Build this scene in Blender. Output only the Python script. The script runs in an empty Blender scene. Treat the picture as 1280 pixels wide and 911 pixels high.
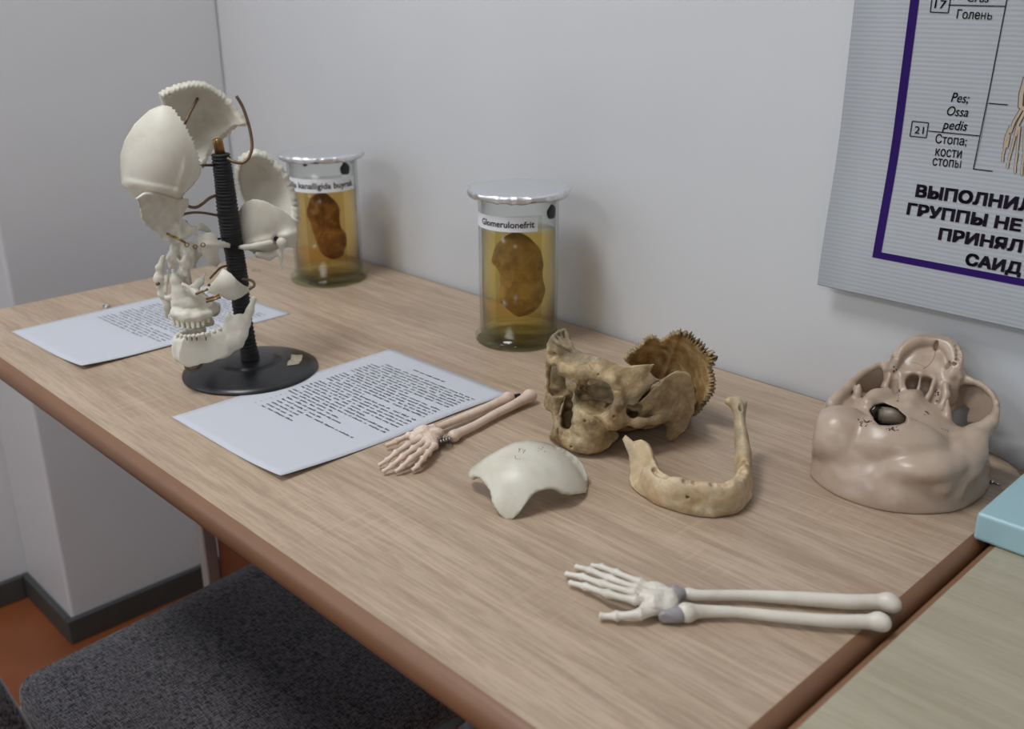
import bpy, bmesh, math, random
import numpy as np
from mathutils import Vector, Matrix
from mathutils.geometry import delaunay_2d_cdt

random.seed(7)
rng = np.random.default_rng(7)
SC = bpy.context.scene
COL = SC.collection
TOP = 0.75                                   # height of the desk surface

# ------------------------------------------------------------------ camera
F_PX, W_PX, H_PX = 1256.58, 1280, 911
CAM = np.array([0.25817, -0.36000, 0.43255 + TOP])
YAW, PITCH, ROLL = -0.79956, 0.36407, -0.004864


def cam_axes():
    cy, sy, cp, sp = math.cos(YAW), math.sin(YAW), math.cos(PITCH), math.sin(PITCH)
    fw = np.array([sy * cp, cy * cp, -sp])
    r = np.array([cy, -sy, 0.0])
    u = np.cross(r, fw)
    cr, sr = math.cos(ROLL), math.sin(ROLL)
    return r * cr + u * sr, -r * sr + u * cr, fw


CR, CU, CF = cam_axes()
cam_d = bpy.data.cameras.new('camera')
cam_d.sensor_width = 36.0
cam_d.lens = F_PX / W_PX * 36.0
cam_d.clip_start = 0.02
cam_d.dof.use_dof = True
cam_d.dof.focus_distance = 0.98
cam_d.dof.aperture_fstop = 6.3
cam = bpy.data.objects.new('camera', cam_d)
COL.objects.link(cam)
cam.matrix_world = Matrix(((CR[0], CU[0], -CF[0], CAM[0]), (CR[1], CU[1], -CF[1], CAM[1]),
                           (CR[2], CU[2], -CF[2], CAM[2]), (0, 0, 0, 1)))
SC.camera = cam

# ------------------------------------------------------------------ world, lights, exposure
SC.view_settings.view_transform = 'Standard'
SC.view_settings.look = 'None'
SC.view_settings.gamma = 1.0
SC.view_settings.use_curve_mapping = False
SC.view_settings.exposure = -0.15
SC.cycles.use_denoising = True
SC.cycles.max_bounces = 10
SC.cycles.transparent_max_bounces = 24
SC.cycles.caustics_reflective = False
SC.cycles.caustics_refractive = False
SC.cycles.sample_clamp_indirect = 6.0

world = bpy.data.worlds.new('sky')
SC.world = world
world.use_nodes = True
world.node_tree.nodes['Background'].inputs[0].default_value = (0.75, 0.85, 1.0, 1)
world.node_tree.nodes['Background'].inputs[1].default_value = 1.0

# room: x -1.72 .. 3.0, y -4.2 .. .605, z 0 .. 2.75
RX0, RX1, RY0, RY1, RZ1 = -1.72, 3.0, -4.2, 0.6055, 2.75
WINDOWS = [(-2.15, -0.75), (-3.95, -2.55)]   # y spans of the two windows in the left wall
WZ0, WZ1 = 0.85, 2.35
WINDOW_POWER, LAMP_POWER = 8.0, 21.0


def area_light(name, loc, rot, sx, sy, power, color):
    l = bpy.data.lights.new(name, 'AREA')
    l.shape = 'RECTANGLE'
    l.size, l.size_y = sx, sy
    l.energy = power
    l.color = color
    o = bpy.data.objects.new(name, l)
    o.location = loc
    o.rotation_euler = rot
    COL.objects.link(o)
    return o


for y0, y1 in WINDOWS:                       # daylight coming in through the windows
    area_light('window_daylight', (RX0 - 0.02, (y0 + y1) / 2, (WZ0 + WZ1) / 2), (0, -math.pi / 2, 0),
               WZ1 - WZ0, y1 - y0, WINDOW_POWER, (0.80, 0.91, 1.0))
LAMPS = [(-0.72, -0.42), (-0.72, -2.7), (1.7, -2.7)]   # ceiling panels
for x, y in LAMPS:
    area_light('ceiling_lamp_light', (x, y, RZ1 - 0.065), (0, 0, 0), 0.58, 0.58, LAMP_POWER, (0.94, 0.97, 1.0))


# ------------------------------------------------------------------ pixel -> place
def ray(px, py):
    return CF + CR * (px - W_PX / 2) / F_PX - CU * (py - H_PX / 2) / F_PX


def on_z(px, py, z=0.0):
    d = ray(px, py)
    return CAM + d * ((TOP + z - CAM[2]) / d[2])


def on_y(px, py, y):
    d = ray(px, py)
    return CAM + d * ((y - CAM[1]) / d[1])


class Frame:
    """Local millimetre frame at a place on the desk: x to the right, y away, z up."""

    def __init__(s, x, y, z=TOP):
        s.o = np.array([x, y, z])
        d = s.o - CAM
        d[2] = 0
        s.d = d / np.linalg.norm(d)
        s.r = np.array([s.d[1], -s.d[0], 0.0])
        s.matrix = Matrix(((s.r[0], s.d[0], 0, x), (s.r[1], s.d[1], 0, y), (0, 0, 1, z), (0, 0, 0, 1)))
        s.c = s.loc(CAM)

    def loc(s, w):
        v = np.asarray(w) - s.o
        return np.array([v @ s.r, v @ s.d, v[2]]) * 1000

    def P(s, px, py, dep=0.0):
        d = ray(px, py)
        dl = np.array([d @ s.r, d @ s.d, d[2]])
        return s.c + dl * ((dep - s.c[1]) / dl[1])

    def G(s, px, py, z=0.0):
        d = ray(px, py)
        dl = np.array([d @ s.r, d @ s.d, d[2]])
        return s.c + dl * ((z - s.c[2]) / dl[2])


# ------------------------------------------------------------------ node materials
def new_mat(name):
    m = bpy.data.materials.new(name)
    m.use_nodes = True
    nt = m.node_tree
    b = nt.nodes['Principled BSDF']
    return m, nt, b


def srgb(r, g, b):
    f = lambda c: (c / 255 / 12.92) if c / 255 <= 0.04045 else ((c / 255 + 0.055) / 1.055) ** 2.4
    return (f(r), f(g), f(b), 1.0)


def N(nt, t, **kw):
    n = nt.nodes.new(t)
    for k, v in kw.items():
        if k == 'inp':
            for kk, vv in v.items():
                n.inputs[kk].default_value = vv
        else:
            setattr(n, k, v)
    return n


def coords(nt, scale=(1, 1, 1), kind='Object', rot=(0, 0, 0)):
    tc = N(nt, 'ShaderNodeTexCoord')
    mp = N(nt, 'ShaderNodeMapping')
    mp.inputs['Scale'].default_value = scale
    mp.inputs['Rotation'].default_value = rot
    nt.links.new(tc.outputs[kind], mp.inputs[0])
    return mp.outputs[0]


def noise(nt, vec, scale, detail=4.0, rough=0.55, dist=0.0):
    n = N(nt, 'ShaderNodeTexNoise')
    n.inputs['Scale'].default_value = scale
    n.inputs['Detail'].default_value = detail
    n.inputs['Roughness'].default_value = rough
    n.inputs['Distortion'].default_value = dist
    nt.links.new(vec, n.inputs['Vector'])
    return n.outputs[0]


def ramp(nt, fac, stops):
    r = N(nt, 'ShaderNodeValToRGB')
    els = r.color_ramp.elements
    while len(els) > 1:
        els.remove(els[-1])
    els[0].position, els[0].color = stops[0]
    for p_, c_ in stops[1:]:
        e = els.new(p_)
        e.color = c_
    nt.links.new(fac, r.inputs[0])
    return r.outputs[0]


def mix(nt, fac, a, b, mode='MIX'):
    m = N(nt, 'ShaderNodeMix', data_type='RGBA', blend_type=mode)
    if isinstance(fac, (int, float)):
        m.inputs[0].default_value = fac
    else:
        nt.links.new(fac, m.inputs[0])
    for i, v in ((6, a), (7, b)):
        if isinstance(v, tuple):
            m.inputs[i].default_value = v
        else:
            nt.links.new(v, m.inputs[i])
    return m.outputs[2]


def bump(nt, b, height, strength, dist=0.001):
    n = N(nt, 'ShaderNodeBump')
    n.inputs['Strength'].default_value = strength
    n.inputs['Distance'].default_value = dist
    nt.links.new(height, n.inputs['Height'])
    nt.links.new(n.outputs[0], b.inputs['Normal'])
    return n


def plain(name, col, rough=0.5, metal=0.0, var=0.08, vscale=30.0, spec=0.5, bmp=0.0, bscale=300.0):
    """one colour with slight procedural mottling"""
    m, nt, b = new_mat(name)
    v = coords(nt)
    n = noise(nt, v, vscale, 5)
    dark = tuple(c * (1 - var) for c in col[:3]) + (1,)
    lite = tuple(min(1, c * (1 + var)) for c in col[:3]) + (1,)
    nt.links.new(ramp(nt, n, [(0.3, dark), (0.7, lite)]), b.inputs['Base Color'])
    b.inputs['Roughness'].default_value = rough
    b.inputs['Metallic'].default_value = metal
    b.inputs['Specular IOR Level'].default_value = spec
    if bmp:
        bump(nt, b, noise(nt, v, bscale, 3), bmp)
    return m


def wood(name, lite, mid, dark, rough=0.42, grain=1.0):
    m, nt, b = new_mat(name)
    big = noise(nt, coords(nt, (0.9, 8.0, 8.0)), 1.8, 3, 0.6, 1.5)
    med = noise(nt, coords(nt, (4.5, 70.0, 70.0)), 1.0, 5, 0.7, 0.7)
    fine = noise(nt, coords(nt, (22.0, 330.0, 330.0)), 1.0, 3, 0.65, 0.3)
    cross = noise(nt, coords(nt, (300.0, 18.0, 18.0)), 1.0, 2, 0.5)
    c = ramp(nt, big, [(0.3, mid), (0.62, lite)])
    c = mix(nt, ramp(nt, med, [(0.36, (0.55 * grain,) * 3 + (1,)), (0.58, (0, 0, 0, 1))]), c, dark)
    c = mix(nt, ramp(nt, fine, [(0.40, (0.42 * grain,) * 3 + (1,)), (0.55, (0, 0, 0, 1))]), c, dark)
    mk = ramp(nt, noise(nt, coords(nt, (5.0, 9.0, 9.0)), 1.0, 3), [(0.50, (0, 0, 0, 1)), (0.68, (0.22, 0.22, 0.22, 1))])
    cr = ramp(nt, cross, [(0.5, (0, 0, 0, 1)), (0.68, (1, 1, 1, 1))])
    pale = tuple(min(1, x * 1.2) for x in lite[:3]) + (1,)
    c = mix(nt, mix(nt, 1.0, mk, cr, 'MULTIPLY'), c, pale)
    nt.links.new(c, b.inputs['Base Color'])
    b.inputs['Roughness'].default_value = rough
    bump(nt, b, fine, 0.12, 0.0006)
    return m


MAT = {}
m, nt, b = new_mat('white_wall_paint')
v = coords(nt)
nt.links.new(ramp(nt, noise(nt, v, 2.2, 4), [(0.3, srgb(205, 207, 210)), (0.7, srgb(211, 213, 215))]), b.inputs['Base Color'])
b.inputs['Roughness'].default_value = 0.42
b.inputs['Specular IOR Level'].default_value = 0.45
bump(nt, b, noise(nt, v, 55, 5), 0.10, 0.002)
MAT['wall'] = m
MAT['ceiling'] = plain('white_ceiling_paint', srgb(232, 232, 230), 0.9)
m, nt, b = new_mat('orange_brown_linoleum')
v = coords(nt)
nt.links.new(ramp(nt, noise(nt, v, 9, 6), [(0.3, srgb(122, 66, 36)), (0.7, srgb(138, 78, 44))]), b.inputs['Base Color'])
b.inputs['Roughness'].default_value = 0.45
MAT['floor'] = m
MAT['baseboard'] = plain('dark_grey_baseboard', srgb(66, 68, 67), 0.5)
MAT['oak'] = wood('brushed_oak_laminate', srgb(193, 172, 149), srgb(179, 158, 136), srgb(148, 125, 103))
MAT['oak_pale'] = wood('pale_oak_laminate', srgb(178, 171, 150), srgb(168, 159, 138), srgb(150, 138, 116), grain=0.7)
MAT['edge_band'] = plain('brown_edge_band', srgb(126, 90, 64), 0.45, var=0.05)
MAT['brown_panel'] = plain('brown_panel', srgb(112, 62, 34), 0.5)
MAT['grey_paint'] = plain('grey_painted_steel', srgb(168, 164, 160), 0.45)
MAT['lamp_body'] = plain('white_lamp_housing', srgb(235, 235, 235), 0.5)
MAT['window_frame'] = plain('white_window_frame', srgb(228, 228, 226), 0.4)
m, nt, b = new_mat('lamp_diffuser')
b.inputs['Emission Color'].default_value = (1.0, 0.96, 0.9, 1)
b.inputs['Emission Strength'].default_value = 4.0
MAT['diffuser'] = m


# ------------------------------------------------------------------ mesh helpers
def link_mesh(name, me, mat=None, parent=None, smooth=False):
    o = bpy.data.objects.new(name, me)
    COL.objects.link(o)
    if mat is not None:
        me.materials.append(mat)
    if smooth:
        me.polygons.foreach_set('use_smooth', [True] * len(me.polygons))
    if parent is not None:
        o.parent = parent
    return o


def mesh(name, verts, faces, mat=None, parent=None, smooth=False):
    me = bpy.data.meshes.new(name)
    me.from_pydata([tuple(map(float, v)) for v in verts], [], [tuple(map(int, f)) for f in faces])
    me.update()
    return link_mesh(name, me, mat, parent, smooth)


def bm_obj(name, bm, mat=None, parent=None, smooth=False):
    me = bpy.data.meshes.new(name)
    bm.normal_update()
    bm.to_mesh(me)
    bm.free()
    return link_mesh(name, me, mat, parent, smooth)


def empty(name, loc=(0, 0, 0), rz=0.0):
    o = bpy.data.objects.new(name, None)
    o.empty_display_size = 0.05
    o.location = loc
    o.rotation_euler = (0, 0, rz)
    COL.objects.link(o)
    return o


def tag(o, label=None, cat=None, group=None, kind=None):
    if label:
        o['label'] = label
    if cat:
        o['category'] = cat
    if group:
        o['group'] = group
    if kind:
        o['kind'] = kind
    return o


def add_box(bm, x0, x1, y0, y1, z0, z1, bev=0.0, seg=2):
    vs = [bm.verts.new(p) for p in ((x0, y0, z0), (x1, y0, z0), (x1, y1, z0), (x0, y1, z0),
                                    (x0, y0, z1), (x1, y0, z1), (x1, y1, z1), (x0, y1, z1))]
    fs = [bm.faces.new([vs[i] for i in f]) for f in ((0, 3, 2, 1), (4, 5, 6, 7), (0, 1, 5, 4), (1, 2, 6, 5), (2, 3, 7, 6), (3, 0, 4, 7))]
    if bev:
        es = {e for f in fs for e in f.edges}
        bmesh.ops.bevel(bm, geom=list(es), offset=bev, segments=seg, profile=0.5, affect='EDGES')


def box(name, x0, x1, y0, y1, z0, z1, mat, parent=None, bev=0.0, seg=2):
    bm = bmesh.new()
    add_box(bm, x0, x1, y0, y1, z0, z1, bev, seg)
    return bm_obj(name, bm, mat, parent, smooth=False)


def lathe(name, prof, mat, parent=None, n=64, smooth=True, loc=None, close=False):
    """prof: list of (r, z); revolves about z"""
    verts, faces = [], []
    for r, z in prof:
        for i in range(n):
            a = 2 * math.pi * i / n
            verts.append((r * math.cos(a), r * math.sin(a), z))
    m_ = len(prof)
    rows = m_ if close else m_ - 1
    for j in range(rows):
        k = (j + 1) % m_
        for i in range(n):
            i2 = (i + 1) % n
            faces.append((j * n + i, j * n + i2, k * n + i2, k * n + i))
    if not close:
        faces.append([i for i in range(n)][::-1])
        faces.append([(m_ - 1) * n + i for i in range(n)])
    o = mesh(name, verts, faces, mat, parent, smooth)
    if loc is not None:
        o.location = loc
    return o


def tube_data(pts, rad, n=10, closed=False):
    pts = [np.asarray(p, float) for p in pts]
    rads = rad if hasattr(rad, '__len__') else [rad] * len(pts)
    verts, faces = [], []
    prev = None
    for i, p in enumerate(pts):
        a = pts[max(0, i - 1)]
        c = pts[min(len(pts) - 1, i + 1)]
        t = (c - a) / (np.linalg.norm(c - a) + 1e-12)
        if prev is None:
            ref = np.array([0, 0, 1.0]) if abs(t[2]) < 0.9 else np.array([1.0, 0, 0])
            u = np.cross(t, ref)
        else:
            u = prev - t * (prev @ t)
        u /= np.linalg.norm(u)
        prev = u
        w = np.cross(t, u)
        for k in range(n):
            an = 2 * math.pi * k / n
            verts.append(p + rads[i] * (math.cos(an) * u + math.sin(an) * w))
    for i in range(len(pts) - 1):
        for k in range(n):
            k2 = (k + 1) % n
            faces.append((i * n + k, i * n + k2, (i + 1) * n + k2, (i + 1) * n + k))
    faces.append(list(range(n))[::-1])
    faces.append([(len(pts) - 1) * n + k for k in range(n)])
    return verts, faces


def spline(pts, sub=6):
    """Catmull-Rom through the points"""
    P_ = [np.asarray(p, float) for p in pts]
    P_ = [2 * P_[0] - P_[1]] + P_ + [2 * P_[-1] - P_[-2]]
    out = []
    for i in range(1, len(P_) - 2):
        p0, p1, p2, p3 = P_[i - 1:i + 3]
        for j in range(sub):
            t = j / sub
            out.append(0.5 * (2 * p1 + (p2 - p0) * t + (2 * p0 - 5 * p1 + 4 * p2 - p3) * t * t + (3 * p1 - p0 - 3 * p2 + p3) * t ** 3))
    out.append(P_[-2])
    return out


def tube(name, pts, rad, mat, parent=None, n=10, sub=0):
    if sub:
        k = len(pts)
        if hasattr(rad, '__len__'):
            rad = list(np.interp(np.linspace(0, k - 1, (k - 1) * sub + 1), range(k), rad))
        pts = spline(pts, sub)
    v_, f_ = tube_data(pts, rad, n)
    return mesh(name, v_, f_, mat, parent, True)


# ------------------------------------------------------------------ the room
def structure(o):
    o['kind'] = 'structure'
    return o


LWX, COLY = -1.495, 0.167                    # face of the column in the corner and its free edge
structure(box('floor', RX0 - 0.2, RX1 + 0.1, RY0 - 0.1, RY1 + 0.1, -0.1, 0.0, MAT['floor']))
structure(box('ceiling', RX0 - 0.2, RX1 + 0.1, RY0 - 0.1, RY1 + 0.1, RZ1, RZ1 + 0.1, MAT['ceiling']))
structure(box('wall_back', RX0 - 0.2, RX1 + 0.1, RY1, RY1 + 0.1, 0, RZ1, MAT['wall']))
structure(box('wall_column', RX0, LWX, COLY, RY1, 0, RZ1, MAT['wall'], bev=0.006, seg=3))
structure(box('wall_right', RX1, RX1 + 0.1, RY0, RY1, 0, RZ1, MAT['wall']))
structure(box('wall_front', RX0 - 0.2, RX1 + 0.1, RY0 - 0.1, RY0, 0, RZ1, MAT['wall']))
bm = bmesh.new()
ys = [RY1] + [v_ for w_ in WINDOWS for v_ in (w_[1], w_[0])] + [RY0]
for i in range(0, len(ys), 2):
    add_box(bm, RX0 - 0.2, RX0, ys[i + 1], ys[i], 0, RZ1)
for y0, y1 in WINDOWS:
    add_box(bm, RX0 - 0.2, RX0, y0, y1, 0, WZ0)
    add_box(bm, RX0 - 0.2, RX0, y0, y1, WZ1, RZ1)
structure(bm_obj('wall_left', bm, MAT['wall']))
for k, (y0, y1) in enumerate(WINDOWS):
    w_ = structure(empty('window_%d' % (k + 1), (RX0 - 0.1, (y0 + y1) / 2, WZ0)))
    hw, hh = (y1 - y0) / 2, WZ1 - WZ0
    bm = bmesh.new()
    for a in ((-hw, -hw + 0.05, 0, hh), (hw - 0.05, hw, 0, hh), (-hw, hw, 0, 0.05), (-hw, hw, hh - 0.05, hh), (-0.03, 0.03, 0, hh)):
        add_box(bm, -0.03, 0.03, a[0], a[1], a[2], a[3])
    bm_obj('window_frame', bm, MAT['window_frame'], w_)
BT = 0.013
bm = bmesh.new()
add_box(bm, LWX, LWX + BT, COLY - BT, RY1, 0, 0.052, 0.003)
structure(bm_obj('baseboard_left', bm, MAT['baseboard']))
bm = bmesh.new()
add_box(bm, RX0, LWX, COLY - BT, COLY, 0, 0.052, 0.003)
add_box(bm, RX0, RX0 + BT, RY0, COLY - BT, 0, 0.052, 0.003)
structure(bm_obj('baseboard_left_recess', bm, MAT['baseboard']))
structure(box('baseboard_back', LWX + BT, RX1, RY1 - BT, RY1, 0, 0.052, MAT['baseboard'], bev=0.003))
for k, (x, y) in enumerate(LAMPS):
    t_ = tag(empty('ceiling_lamp', (x, y, RZ1 - 0.06)), 'square white ceiling lamp panel ' + ('above the chair', 'beside the far window', 'in the far room corner')[k], 'lamp', 'ceiling lamp panels')
    bm = bmesh.new()
    for a in ((-0.3, 0.3, 0.29, 0.3), (-0.3, 0.3, -0.3, -0.29), (-0.3, -0.29, -0.29, 0.29), (0.29, 0.3, -0.29, 0.29)):
        add_box(bm, a[0], a[1], a[2], a[3], 0, 0.06)
    bm_obj('housing', bm, MAT['lamp_body'], t_)
    box('diffuser', -0.29, 0.29, -0.29, 0.29, 0.03, 0.036, MAT['diffuser'], t_)


# ------------------------------------------------------------------ desks
def rounded_rect(x0, x1, y0, y1, rads, n=8):
    """counter-clockwise outline; rads for corners (x0y0, x1y0, x1y1, x0y1)"""
    pts = []
    for (cx, cy, sx, sy, a0), r in zip(((x0, y0, 1, 1, math.pi), (x1, y0, -1, 1, 1.5 * math.pi), (x1, y1, -1, -1, 0), (x0, y1, 1, -1, 0.5 * math.pi)), rads):
        ox, oy = cx + sx * r, cy + sy * r
        for i in range(n + 1):
            a = a0 + 0.5 * math.pi * i / n
            pts.append((ox + r * math.cos(a), oy + r * math.sin(a)))
    return pts


def desk_top(root, x0, x1, y0, y1, rads, mat, th=0.027, bulge=0.011):
    """laminate board with a rounded brown edge band all round"""
    out = rounded_rect(x0, x1, y0, y1, rads)
    n = len(out)
    me = mesh('desk_top', [(x, y, TOP) for x, y in out] + [(x, y, TOP - th) for x, y in out],
              [list(range(n)), list(range(n, 2 * n))[::-1]], mat, root)
    nor = []
    for i in range(n):
        a, c = np.array(out[i - 1]), np.array(out[(i + 1) % n])
        t = (c - a) / (np.linalg.norm(c - a) + 1e-9)
        nor.append((t[1], -t[0]))
    prof = [(0, 0), (0.35, -0.035), (0.68, -0.12), (0.9, -0.26), (1.0, -0.45), (1.0, -0.62), (0.9, -0.8), (0.6, -0.94), (0, -1)]
    verts, faces = [], []
    for b_, z_ in prof:
        for (x, y), (nx, ny) in zip(out, nor):
            verts.append((x + nx * b_ * bulge, y + ny * b_ * bulge, TOP + z_ * th))
    for j in range(len(prof) - 1):
        for i in range(n):
            i2 = (i + 1) % n
            faces.append((j * n + i, (j + 1) * n + i, (j + 1) * n + i2, j * n + i2))
    mesh('edge_band', verts, faces, MAT['edge_band'], root, True)


desk = tag(empty('desk', (0, 0, 0)), 'long oak laminate desk with rounded brown edge carrying the skulls and jars', 'desk')
desk_top(desk, -1.2305, 0.0, 0.0, 0.594, (0.012, 0.012, 0.07, 0.012), MAT['oak'])
for x in (-1.19, -0.06):
    box('leg_panel', x - 0.012, x + 0.012, 0.302, 0.326, 0.03, TOP - 0.027, MAT['grey_paint'], desk, 0.003)
    box('foot', x - 0.02, x + 0.02, 0.06, 0.56, 0.0, 0.03, MAT['grey_paint'], desk, 0.004)
box('modesty_panel', -1.178, -0.072, 0.327, 0.343, 0.20, TOP - 0.027, MAT['brown_panel'], desk)

desk2 = tag(empty('desk', (0, 0, 0)), 'pale oak desk standing against the end of the long desk', 'desk')
desk_top(desk2, 0.0215, 1.22, -0.02, 0.59, (0.012, 0.012, 0.03, 0.012), MAT['oak_pale'], bulge=0.0085)
for x in (0.08, 1.16):
    box('leg_panel', x - 0.012, x + 0.012, 0.06, 0.54, 0.03, TOP - 0.027, MAT['grey_paint'], desk2, 0.003)
    box('foot', x - 0.02, x + 0.02, 0.04, 0.56, 0.0, 0.03, MAT['grey_paint'], desk2, 0.004)
box('modesty_panel', 0.092, 1.148, 0.338, 0.354, 0.20, TOP - 0.027, MAT['brown_panel'], desk2)

# ------------------------------------------------------------------ more materials
def fabric(name, c0, c1):
    m, nt, b = new_mat(name)
    v = coords(nt)
    w1 = noise(nt, coords(nt, (800, 130, 300)), 1.0, 2)
    w2 = noise(nt, coords(nt, (130, 800, 300)), 1.0, 2)
    w = mix(nt, 0.5, w1, w2)
    nt.links.new(ramp(nt, w, [(0.40, c0), (0.60, c1)]), b.inputs['Base Color'])
    b.inputs['Roughness'].default_value = 0.95
    b.inputs['Specular IOR Level'].default_value = 0.15
    b.inputs['Sheen Weight'].default_value = 0.15
    bump(nt, b, w, 0.5, 0.001)
    return m


MAT['fabric'] = fabric('charcoal_woven_fabric', srgb(28, 27, 30), srgb(104, 101, 105))
MAT['chair_shell'] = plain('grey_plastic_shell', srgb(112, 112, 118), 0.5)
MAT['chair_steel'] = plain('blue_grey_painted_steel', srgb(122, 134, 140), 0.35)
MAT['paper'] = plain('white_office_paper', srgb(196, 199, 207), 0.85, var=0.012, vscale=6)
MAT['ink'] = plain('grey_black_ink', srgb(62, 62, 72), 0.8, var=0.02)
MAT['label_paper'] = plain('white_label_paper', srgb(232, 234, 236), 0.8, var=0.015)
MAT['label_ink'] = plain('black_label_ink', srgb(22, 22, 24), 0.7)
MAT['black_enamel'] = plain('black_enamel', srgb(30, 31, 34), 0.32, var=0.15, vscale=40)
MAT['black_tape'] = plain('black_wrapped_tape', srgb(22, 22, 23), 0.6, var=0.2, vscale=80, bmp=0.4, bscale=500)
MAT['brass'] = plain('aged_brass', srgb(150, 116, 72), 0.35, 0.9, var=0.2, vscale=120)
MAT['wire'] = plain('dull_brown_wire', srgb(112, 92, 70), 0.42, 0.6, var=0.25, vscale=150)
MAT['steel'] = plain('steel_pin', srgb(190, 190, 190), 0.25, 1.0)
MAT['blue_plastic'] = plain('pale_blue_plastic', srgb(160, 194, 202), 0.38, var=0.02, vscale=4)
MAT['resin_black'] = plain('black_resin_blob', srgb(20, 20, 21), 0.4)


def foil():
    m, nt, b = new_mat('crinkled_foil')
    v = coords(nt)
    b.inputs['Base Color'].default_value = srgb(236, 238, 240)
    b.inputs['Metallic'].default_value = 1.0
    b.inputs['Roughness'].default_value = 0.33
    bump(nt, b, noise(nt, v, 230, 6, 0.75), 0.45, 0.001)
    return m


MAT['foil'] = foil()


def clear_glass(name, col, gloss_rough=0.03, ior=1.45):
    m, nt, b = new_mat(name)
    out = nt.nodes['Material Output']
    tr = N(nt, 'ShaderNodeBsdfTransparent')
    tr.inputs[0].default_value = col
    gl = N(nt, 'ShaderNodeBsdfGlossy')
    gl.inputs['Roughness'].default_value = gloss_rough
    lw = N(nt, 'ShaderNodeLayerWeight')
    lw.inputs['Blend'].default_value = 0.5
    pw = N(nt, 'ShaderNodeMath', operation='POWER')
    pw.inputs[1].default_value = 4.0
    nt.links.new(lw.outputs['Facing'], pw.inputs[0])
    fr = N(nt, 'ShaderNodeMath', operation='MULTIPLY_ADD')
    fr.inputs[1].default_value = 0.75
    fr.inputs[2].default_value = 0.6 * ((ior - 1) / (ior + 1)) ** 2
    nt.links.new(pw.outputs[0], fr.inputs[0])
    ms = N(nt, 'ShaderNodeMixShader')
    nt.links.new(fr.outputs[0], ms.inputs[0])
    nt.links.new(tr.outputs[0], ms.inputs[1])
    nt.links.new(gl.outputs[0], ms.inputs[2])
    nt.links.new(ms.outputs[0], out.inputs[0])
    nt.nodes.remove(b)
    return m, nt, out


MAT['glass'] = clear_glass('clear_jar_glass', (0.955, 0.965, 0.955, 1), 0.16, 1.36)[0]
MAT['glass_plate'] = clear_glass('grey_glass_plate', (0.90, 0.92, 0.90, 1))[0]
MAT['glass_base'] = clear_glass('thick_green_glass', (0.91, 0.94, 0.84, 1), 0.06, 1.6)[0]


def formalin(name, col, dens):
    m, nt, out = clear_glass(name, (0.985, 0.97, 0.90, 1), 0.2, 1.05)
    ab = N(nt, 'ShaderNodeVolumeAbsorption')
    ab.inputs['Color'].default_value = col
    ab.inputs['Density'].default_value = dens
    nt.links.new(ab.outputs[0], out.inputs['Volume'])
    return m


MAT['formalin'] = formalin('amber_formalin', (1.0, 0.80, 0.20, 1), 24.0)
MAT['formalin_dark'] = formalin('deep_amber_formalin', (1.0, 0.74, 0.14, 1), 22.0)


def flesh(name, a, c, d):
    m, nt, b = new_mat(name)
    v = coords(nt)
    n1 = noise(nt, v, 45, 6, 0.65, 0.6)
    nt.links.new(ramp(nt, n1, [(0.32, a), (0.5, c), (0.68, d)]), b.inputs['Base Color'])
    b.inputs['Roughness'].default_value = 0.8
    b.inputs['Specular IOR Level'].default_value = 0.0
    bump(nt, b, noise(nt, v, 120, 5), 0.6, 0.003)
    return m


MAT['kidney_brown'] = flesh('brown_preserved_tissue', srgb(98, 70, 42), srgb(144, 108, 72), srgb(184, 148, 106))
MAT['kidney_grey'] = flesh('grey_brown_preserved_tissue', srgb(136, 112, 80), srgb(168, 144, 106), srgb(190, 168, 128))


# ------------------------------------------------------------------ text as flat print
def own_glyph(ch):
    """three Cyrillic letters drawn as plain bars (em units)"""
    w, x = 0.082, 0.546
    if ch == 'н':
        rc = [(0.075, 0.075 + w, 0, x), (0.445 - w / 2, 0.445 + w / 2, 0, x), (0.1, 0.44, 0.235, 0.235 + w)]
    else:
        e = 0.50 if ch == 'ь' else 0.43
        rc = [(0.075, 0.075 + w, 0, x), (0.1, e - 0.06, 0, w), (0.1, e - 0.06, 0.26, 0.26 + w), (e - w, e, 0.06, 0.28)]
        if ch == 'ы':
            rc.append((0.655 - w, 0.655, 0, x))
    vs, fs = [], []
    for x0, x1, y0, y1 in rc:
        k = len(vs)
        vs += [(x0, y0), (x1, y0), (x1, y1), (x0, y1)]
        fs.append((k, k + 1, k + 2, k + 3))
    if ch != 'н':
        for ys in ((0.0, 0.06, w), (0.26 + w, 0.28, 0.26)):
            k = len(vs)
            vs += [(e - 0.06, ys[0]), (e, ys[1]), (e - w, ys[1]), (e - 0.06, ys[2])]
            fs.append((k, k + 1, k + 2, k + 3))
    return vs, fs


def text_by_letter(body, size, bold=0.0):
    def width(t):
        xs = [q[0] for q in text_verts(t, size, 0.0, letters=False)[0]]
        return max(xs) - min(xs)
    base = width('II')
    x, vs, fs = 0.0, [], []
    for ch in body:
        v_, f_ = own_glyph(ch) if ch in 'ньы' else text_verts(ch, size, bold, letters=False)
        if ch in 'ньы':
            v_ = [(a * size, b_ * size) for a, b_ in v_]
        k = len(vs)
        vs += [(a + x, b_) for a, b_ in v_]
        fs += [tuple(i + k for i in q) for q in f_]
        x += width('I' + ch + 'I') - base
    return vs, fs


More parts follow.
